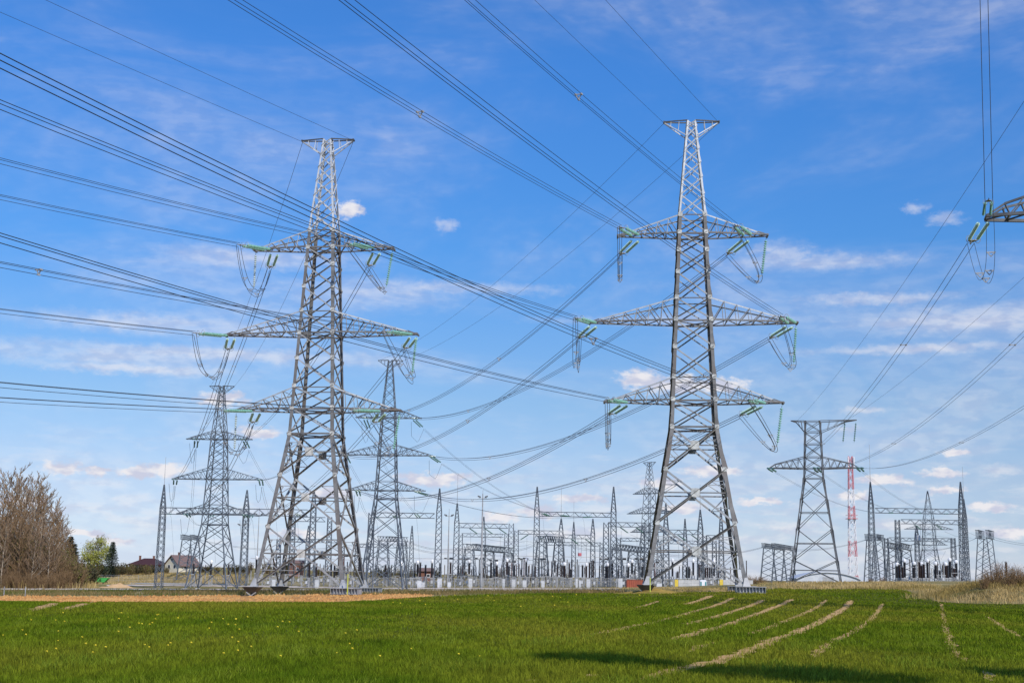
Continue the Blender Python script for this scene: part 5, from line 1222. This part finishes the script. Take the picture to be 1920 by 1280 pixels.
# round tree just coming into leaf
def round_tree(H, seed, leaf, nl=5200, s0=.16):
    r = random.Random(seed); a, b = bare_tree_meshes(H, seed, .50, 40, .2, .02, .016, .7); lv = MB()
    cl = [Vector((r.gauss(0,1),r.gauss(0,1),r.gauss(0,1))).normalized()*r.uniform(.55,1) for _ in range(60)]
    for k in range(nl):
        c = r.choice(cl); p = Vector((c.x*H*.42, c.y*H*.42, H*.58+c.z*H*.38))+Vector((r.gauss(0,.06),r.gauss(0,.06),r.gauss(0,.05)))*H
        s = s0*r.uniform(.6,1.4); u = Vector((r.gauss(0,1),r.gauss(0,1),r.gauss(0,1))).normalized(); v = u.cross(Vector((r.gauss(0,1),r.gauss(0,1),r.gauss(0,1)))).normalized(); lv.face([p-u*s, p+v*s*.7, p+u*s, p-v*s*.7])
    return a.mesh('trunk', [bark_b]), b.mesh('branches', [bark_b]), lv.mesh('crown', [leaf])
RT = round_tree(10, 21, leaf_p)
def put_round(lb, f, H, RT_, grp=None):
    t = thing('broadleaf_tree', lb, 'tree', f, .4, grp); t.scale = (H/10,)*3; link('trunk', RT_[0], t); c = link('crown', RT_[2], t); link('branches', RT_[1], c); return t
f = foot(181, 432); put_round('round pale green tree coming into leaf beyond the meadow', f, at(181,1007,432).z-f.z, RT)
f = foot(163, 450); H = at(163,1014,450).z-f.z; put_tree('bare_tree', 'small bare grey tree behind the round pale green tree', f, PROT[1], 2.0, H/10, None)
# trees beside the viewer, outside the picture, which shade the near wheat
SUN_EL, SUN_AZ = R(41), R(150)        # azimuth clockwise from the view direction
sd = Vector((math.sin(SUN_AZ)*math.cos(SUN_EL), math.cos(SUN_AZ)*math.cos(SUN_EL), math.sin(SUN_EL)))
def tall_tree(seed, nl=3600):     # bare stem with a small flat crown at the top, 10 units high
    r = random.Random(seed); a = MB(); a.tube([(0,0,0),(.1,.05,3),(-.05,.1,6.5),(0,0,9.3)], .16, 8, r2=.05); b = MB(); lv = MB()
    for k in range(22):
        az = k*2.4; z = r.uniform(8.1, 9.2); p = Vector((0,0,z)); e = Vector((math.cos(az)*r.uniform(.6,1.3), math.sin(az)*r.uniform(.6,1.3), r.uniform(.1,.6))); b.tube([p, p+e*.6, p+e], .04, 4, r2=.012)
    for k in range(nl):
        d = Vector((r.gauss(0,1),r.gauss(0,1),r.gauss(0,1))).normalized()*r.random()**.4; p = Vector((d.x*1.35, d.y*1.35, 9.0+d.z*.62)); s = .07*r.uniform(.6,1.4)
        if math.sin(p.x*4.1+seed)*math.sin(p.y*3.7)*math.sin(p.z*5+1) > .12: continue
        u = Vector((r.gauss(0,1),r.gauss(0,1),r.gauss(0,1))).normalized(); v = u.cross(Vector((r.gauss(0,1),r.gauss(0,1),r.gauss(0,1)))).normalized(); lv.face([p-u*s, p+v*s*.7, p+u*s, p-v*s*.7])
    return a.mesh('trunk', [bark_b]), b.mesh('branches', [bark_b]), lv.mesh('crown', [leaf_o])
RT2 = tall_tree(3)
for k, (sx, sy, H, wd) in enumerate(((2.0,29.6,24,.44),(5.3,26.0,25,.60),(10.4,27.0,26,.36))):
    b = Vector((sx, sy, 0))+Vector((sd.x, sd.y, 0))*(H*.9/sd.z)
    t_ = put_round(f'{ORD[k]} tall thin tree beside the viewer, its small crown shading the near wheat', Vector((b.x, b.y, g1(b.x,b.y))), H, RT2, 'tall trees shading the near wheat'); t_.scale = (H/10*wd, H/10*wd, H/10)

# ------------------------------------------------------------------ light and sky
sl = bpy.data.lights.new('sun', 'SUN'); sl.energy = 4.2; sl.angle = R(.5); sl.color = (1.0, .945, .86); so_ = bpy.data.objects.new('sun', sl); COL.objects.link(so_)
so_.rotation_euler = (-sd).to_track_quat('-Z', 'Y').to_euler(); so_.location = (0, 0, 80)
W = bpy.data.worlds.new('World'); SC.world = W; W.use_nodes = True; nt = W.node_tree; nt.nodes.clear()
Nn = nt.nodes.new; Lk = nt.links.new
out = Nn('ShaderNodeOutputWorld'); bg = Nn('ShaderNodeBackground'); Lk(bg.outputs[0], out.inputs[0])
sky = Nn('ShaderNodeTexSky'); sky.sky_type = 'NISHITA'; sky.sun_disc = False; sky.sun_elevation = SUN_EL; sky.sun_rotation = SUN_AZ; sky.altitude = 100; sky.air_density = 1.0; sky.dust_density = .3; sky.ozone_density = 3.0
tc = Nn('ShaderNodeTexCoord'); sep = Nn('ShaderNodeSeparateXYZ'); Lk(tc.outputs['Generated'], sep.inputs[0])
def math_(op, a, b=None, c=None, clamp=False):
    n = Nn('ShaderNodeMath'); n.operation = op; n.use_clamp = clamp
    for i, v in enumerate((a, b, c)):
        if v is None: continue
        if isinstance(v, (int, float)): n.inputs[i].default_value = v
        else: Lk(v, n.inputs[i])
    return n.outputs[0]
az = math_('ARCTAN2', sep.outputs['X'], sep.outputs['Y']); el = math_('ARCSINE', sep.outputs['Z'])
cmb = Nn('ShaderNodeCombineXYZ'); Lk(az, cmb.inputs[0]); Lk(el, cmb.inputs[1]); AE = cmb.outputs[0]
def noise(vec, sc, detail=6, rough=.6, scale=(1,1,1), loc=(0,0,0), dist=0):
    mp = Nn('ShaderNodeMapping'); mp.inputs['Scale'].default_value = scale; mp.inputs['Location'].default_value = loc; Lk(vec, mp.inputs['Vector'])
    n = Nn('ShaderNodeTexNoise'); n.inputs['Scale'].default_value = sc; n.inputs['Detail'].default_value = detail; n.inputs['Roughness'].default_value = rough; n.inputs['Distortion'].default_value = dist
    Lk(mp.outputs[0], n.inputs['Vector']); return n.outputs['Fac']
def smooth(v, a, b, lo=0, hi=1):
    n = Nn('ShaderNodeMapRange'); n.interpolation_type = 'SMOOTHSTEP'; n.inputs['From Min'].default_value = a; n.inputs['From Max'].default_value = b; n.inputs['To Min'].default_value = lo; n.inputs['To Max'].default_value = hi
    Lk(v, n.inputs['Value']); return n.outputs['Result']
def dirang(px, py):
    d = ray(px, py).normalized(); return math.atan2(d.x, d.y), math.asin(d.z)
def blobs(lst, warp):
    acc = None
    for (px, py, w, h) in lst:
        a, e = dirang(px, py); sa, se = w/2600, h/2600
        mp = Nn('ShaderNodeMapping'); mp.inputs['Location'].default_value = (-a/sa, -e/se, 0); mp.inputs['Scale'].default_value = (1/sa, 1/se, 0); Lk(warp, mp.inputs['Vector'])
        ln = Nn('ShaderNodeVectorMath'); ln.operation = 'LENGTH'; Lk(mp.outputs[0], ln.inputs[0])
        acc = ln.outputs['Value'] if acc is None else math_('SMOOTH_MIN', acc, ln.outputs['Value'], .25)
    return acc
# wind-torn coordinates give the clouds their ragged edges
wn = Nn('ShaderNodeTexNoise'); wn.inputs['Scale'].default_value = 75; wn.inputs['Detail'].default_value = 5; wn.inputs['Roughness'].default_value = .65
mpw = Nn('ShaderNodeMapping'); mpw.inputs['Scale'].default_value = (1, 1.7, 1); Lk(AE, mpw.inputs['Vector']); Lk(mpw.outputs[0], wn.inputs['Vector'])
s1 = Nn('ShaderNodeVectorMath'); s1.operation = 'SUBTRACT'; Lk(wn.outputs['Color'], s1.inputs[0]); s1.inputs[1].default_value = (.5,.5,.5)
s2 = Nn('ShaderNodeVectorMath'); s2.operation = 'MULTIPLY'; Lk(s1.outputs[0], s2.inputs[0]); s2.inputs[1].default_value = (.022,.011,0)
s3 = Nn('ShaderNodeVectorMath'); s3.operation = 'ADD'; Lk(AE, s3.inputs[0]); Lk(s2.outputs[0], s3.inputs[1]); WV = s3.outputs[0]
CU = [(118,877,42,15),(185,883,30,11),(258,886,44,13),(312,882,46,17),(656,393,34,20),(1205,712,50,24),(1265,722,70,22),(1350,722,60,18),(1335,881,66,13),(1790,847,30,10),(1766,887,46,12),(1655,900,62,12),(1860,950,52,12),(1775,920,40,8),(482,812,50,15),(418,748,58,14),(800,900,75,16),(620,925,55,14),(1012,960,48,16),(1240,905,55,13),(935,970,46,12),(1280,952,60,12),(1425,940,55,11),(850,895,40,12),(1090,935,60,12),(560,1000,60,10),(150,998,60,9),(210,1012,40,8),(40,940,50,10),(1900,1000,60,12),(1600,930,40,10)]
FA = [(838,424,26,16),(1716,390,24,13),(1772,411,36,14),(1590,806,30,8),(320,960,60,12),(90,960,60,12),(1500,985,90,12),(740,1015,110,10),(1080,1000,120,10),(1350,1010,120,10),(1700,985,90,12),(480,960,90,12),(1880,880,60,12),(1620,770,60,8)]
CI = [(120,660,330,26),(420,664,430,16),(240,690,260,12),(690,550,190,36),(1540,492,190,18),(1470,480,60,30),(1800,600,240,30),(1700,655,220,10),(300,610,280,22),(1650,560,150,12),(860,540,220,14),(1250,600,260,12),(500,480,200,26)]
dcu = blobs(CU, WV); dfa = blobs(FA, WV)
s4 = Nn('ShaderNodeVectorMath'); s4.operation = 'MULTIPLY'; Lk(s1.outputs[0], s4.inputs[0]); s4.inputs[1].default_value = (.07,.012,0)
s5 = Nn('ShaderNodeVectorMath'); s5.operation = 'ADD'; Lk(AE, s5.inputs[0]); Lk(s4.outputs[0], s5.inputs[1])
dci = blobs(CI, s5.outputs[0])
fine = noise(AE, 130, 5, .6, (1,1.8,1)); streak = noise(AE, 9, 6, .62, (1,5.5,1), (0.3,.1,0), .6); veil = noise(AE, 3.2, 5, .6, (1.1,2.6,1), (1.7,.4,0), .8); band = noise(AE, 22, 6, .62, (1,4.5,1), (.2,.7,0), .3)
cu = math_('MULTIPLY', smooth(math_('ADD', dcu, math_('MULTIPLY', math_('SUBTRACT', fine, .5), 1.25)), 1.06, .42), .95)
fa = math_('MULTIPLY', smooth(math_('ADD', dfa, math_('MULTIPLY', math_('SUBTRACT', fine, .5), 1.0)), 1.15, .1), .42)
ci = math_('MULTIPLY', math_('MULTIPLY', smooth(dci, 1.3, 0), math_('ADD', .35, math_('MULTIPLY', smooth(streak, .25, .65), .65))), .62)
ve = math_('MULTIPLY', math_('ADD', math_('MULTIPLY', smooth(veil, .42, .75), smooth(streak, .30, .72)), math_('MULTIPLY', smooth(veil, .35, .8), .6)), .30)
hz_ = math_('MULTIPLY', smooth(el, .14, .01), math_('ADD', .10, math_('MULTIPLY', smooth(band, .46, .66), .40)))
tot = cu
for v in (fa, ci, ve, hz_): tot = math_('SUBTRACT', 1.0, math_('MULTIPLY', math_('SUBTRACT', 1.0, tot), math_('SUBTRACT', 1.0, v)))
gr = Nn('ShaderNodeValToRGB'); ge = gr.color_ramp.elements      # clear spring air: the Nishita sky graded by height
for i, (p_, c_) in enumerate(((0.0,(.77,.93,1.5)),(.062,(.78,.88,1.26)),(.138,(.81,.86,1.12)),(.246,(.74,.90,1.12)),(.47,(.45,.93,1.41)),(.72,(.43,1.01,1.66)),(1.0,(.45,1.04,1.72)))):
    if i < 2: ge[i].position = p_; e_ = ge[i]
    else: e_ = ge.new(p_)
    e_.color = (*c_, 1)
Lk(math_('MULTIPLY', el, 2.0, clamp=True), gr.inputs['Fac'])
hs = Nn('ShaderNodeVectorMath'); hs.operation = 'MULTIPLY'; Lk(sky.outputs[0], hs.inputs[0]); Lk(gr.outputs['Color'], hs.inputs[1])
cc = Nn('ShaderNodeMix'); cc.data_type = 'RGBA'; cc.inputs['A'].default_value = (6.0,6.2,7.6,1); cc.inputs['B'].default_value = (8.6,8.4,8.7,1); Lk(smooth(noise(AE, 60, 3, .5, (1,2.2,1), (0,.02,0)), .38, .6), cc.inputs['Factor'])
mx = Nn('ShaderNodeMix'); mx.data_type = 'RGBA'; Lk(tot, mx.inputs['Factor']); Lk(hs.outputs[0], mx.inputs['A']); Lk(cc.outputs['Result'], mx.inputs['B'])
Lk(mx.outputs['Result'], bg.inputs['Color']); bg.inputs['Strength'].default_value = .10
SC.view_settings.view_transform = 'Standard'; SC.view_settings.look = 'None'; SC.view_settings.exposure = 0; SC.view_settings.gamma = 1
SC.cycles.max_bounces = 6; SC.cycles.diffuse_bounces = 3
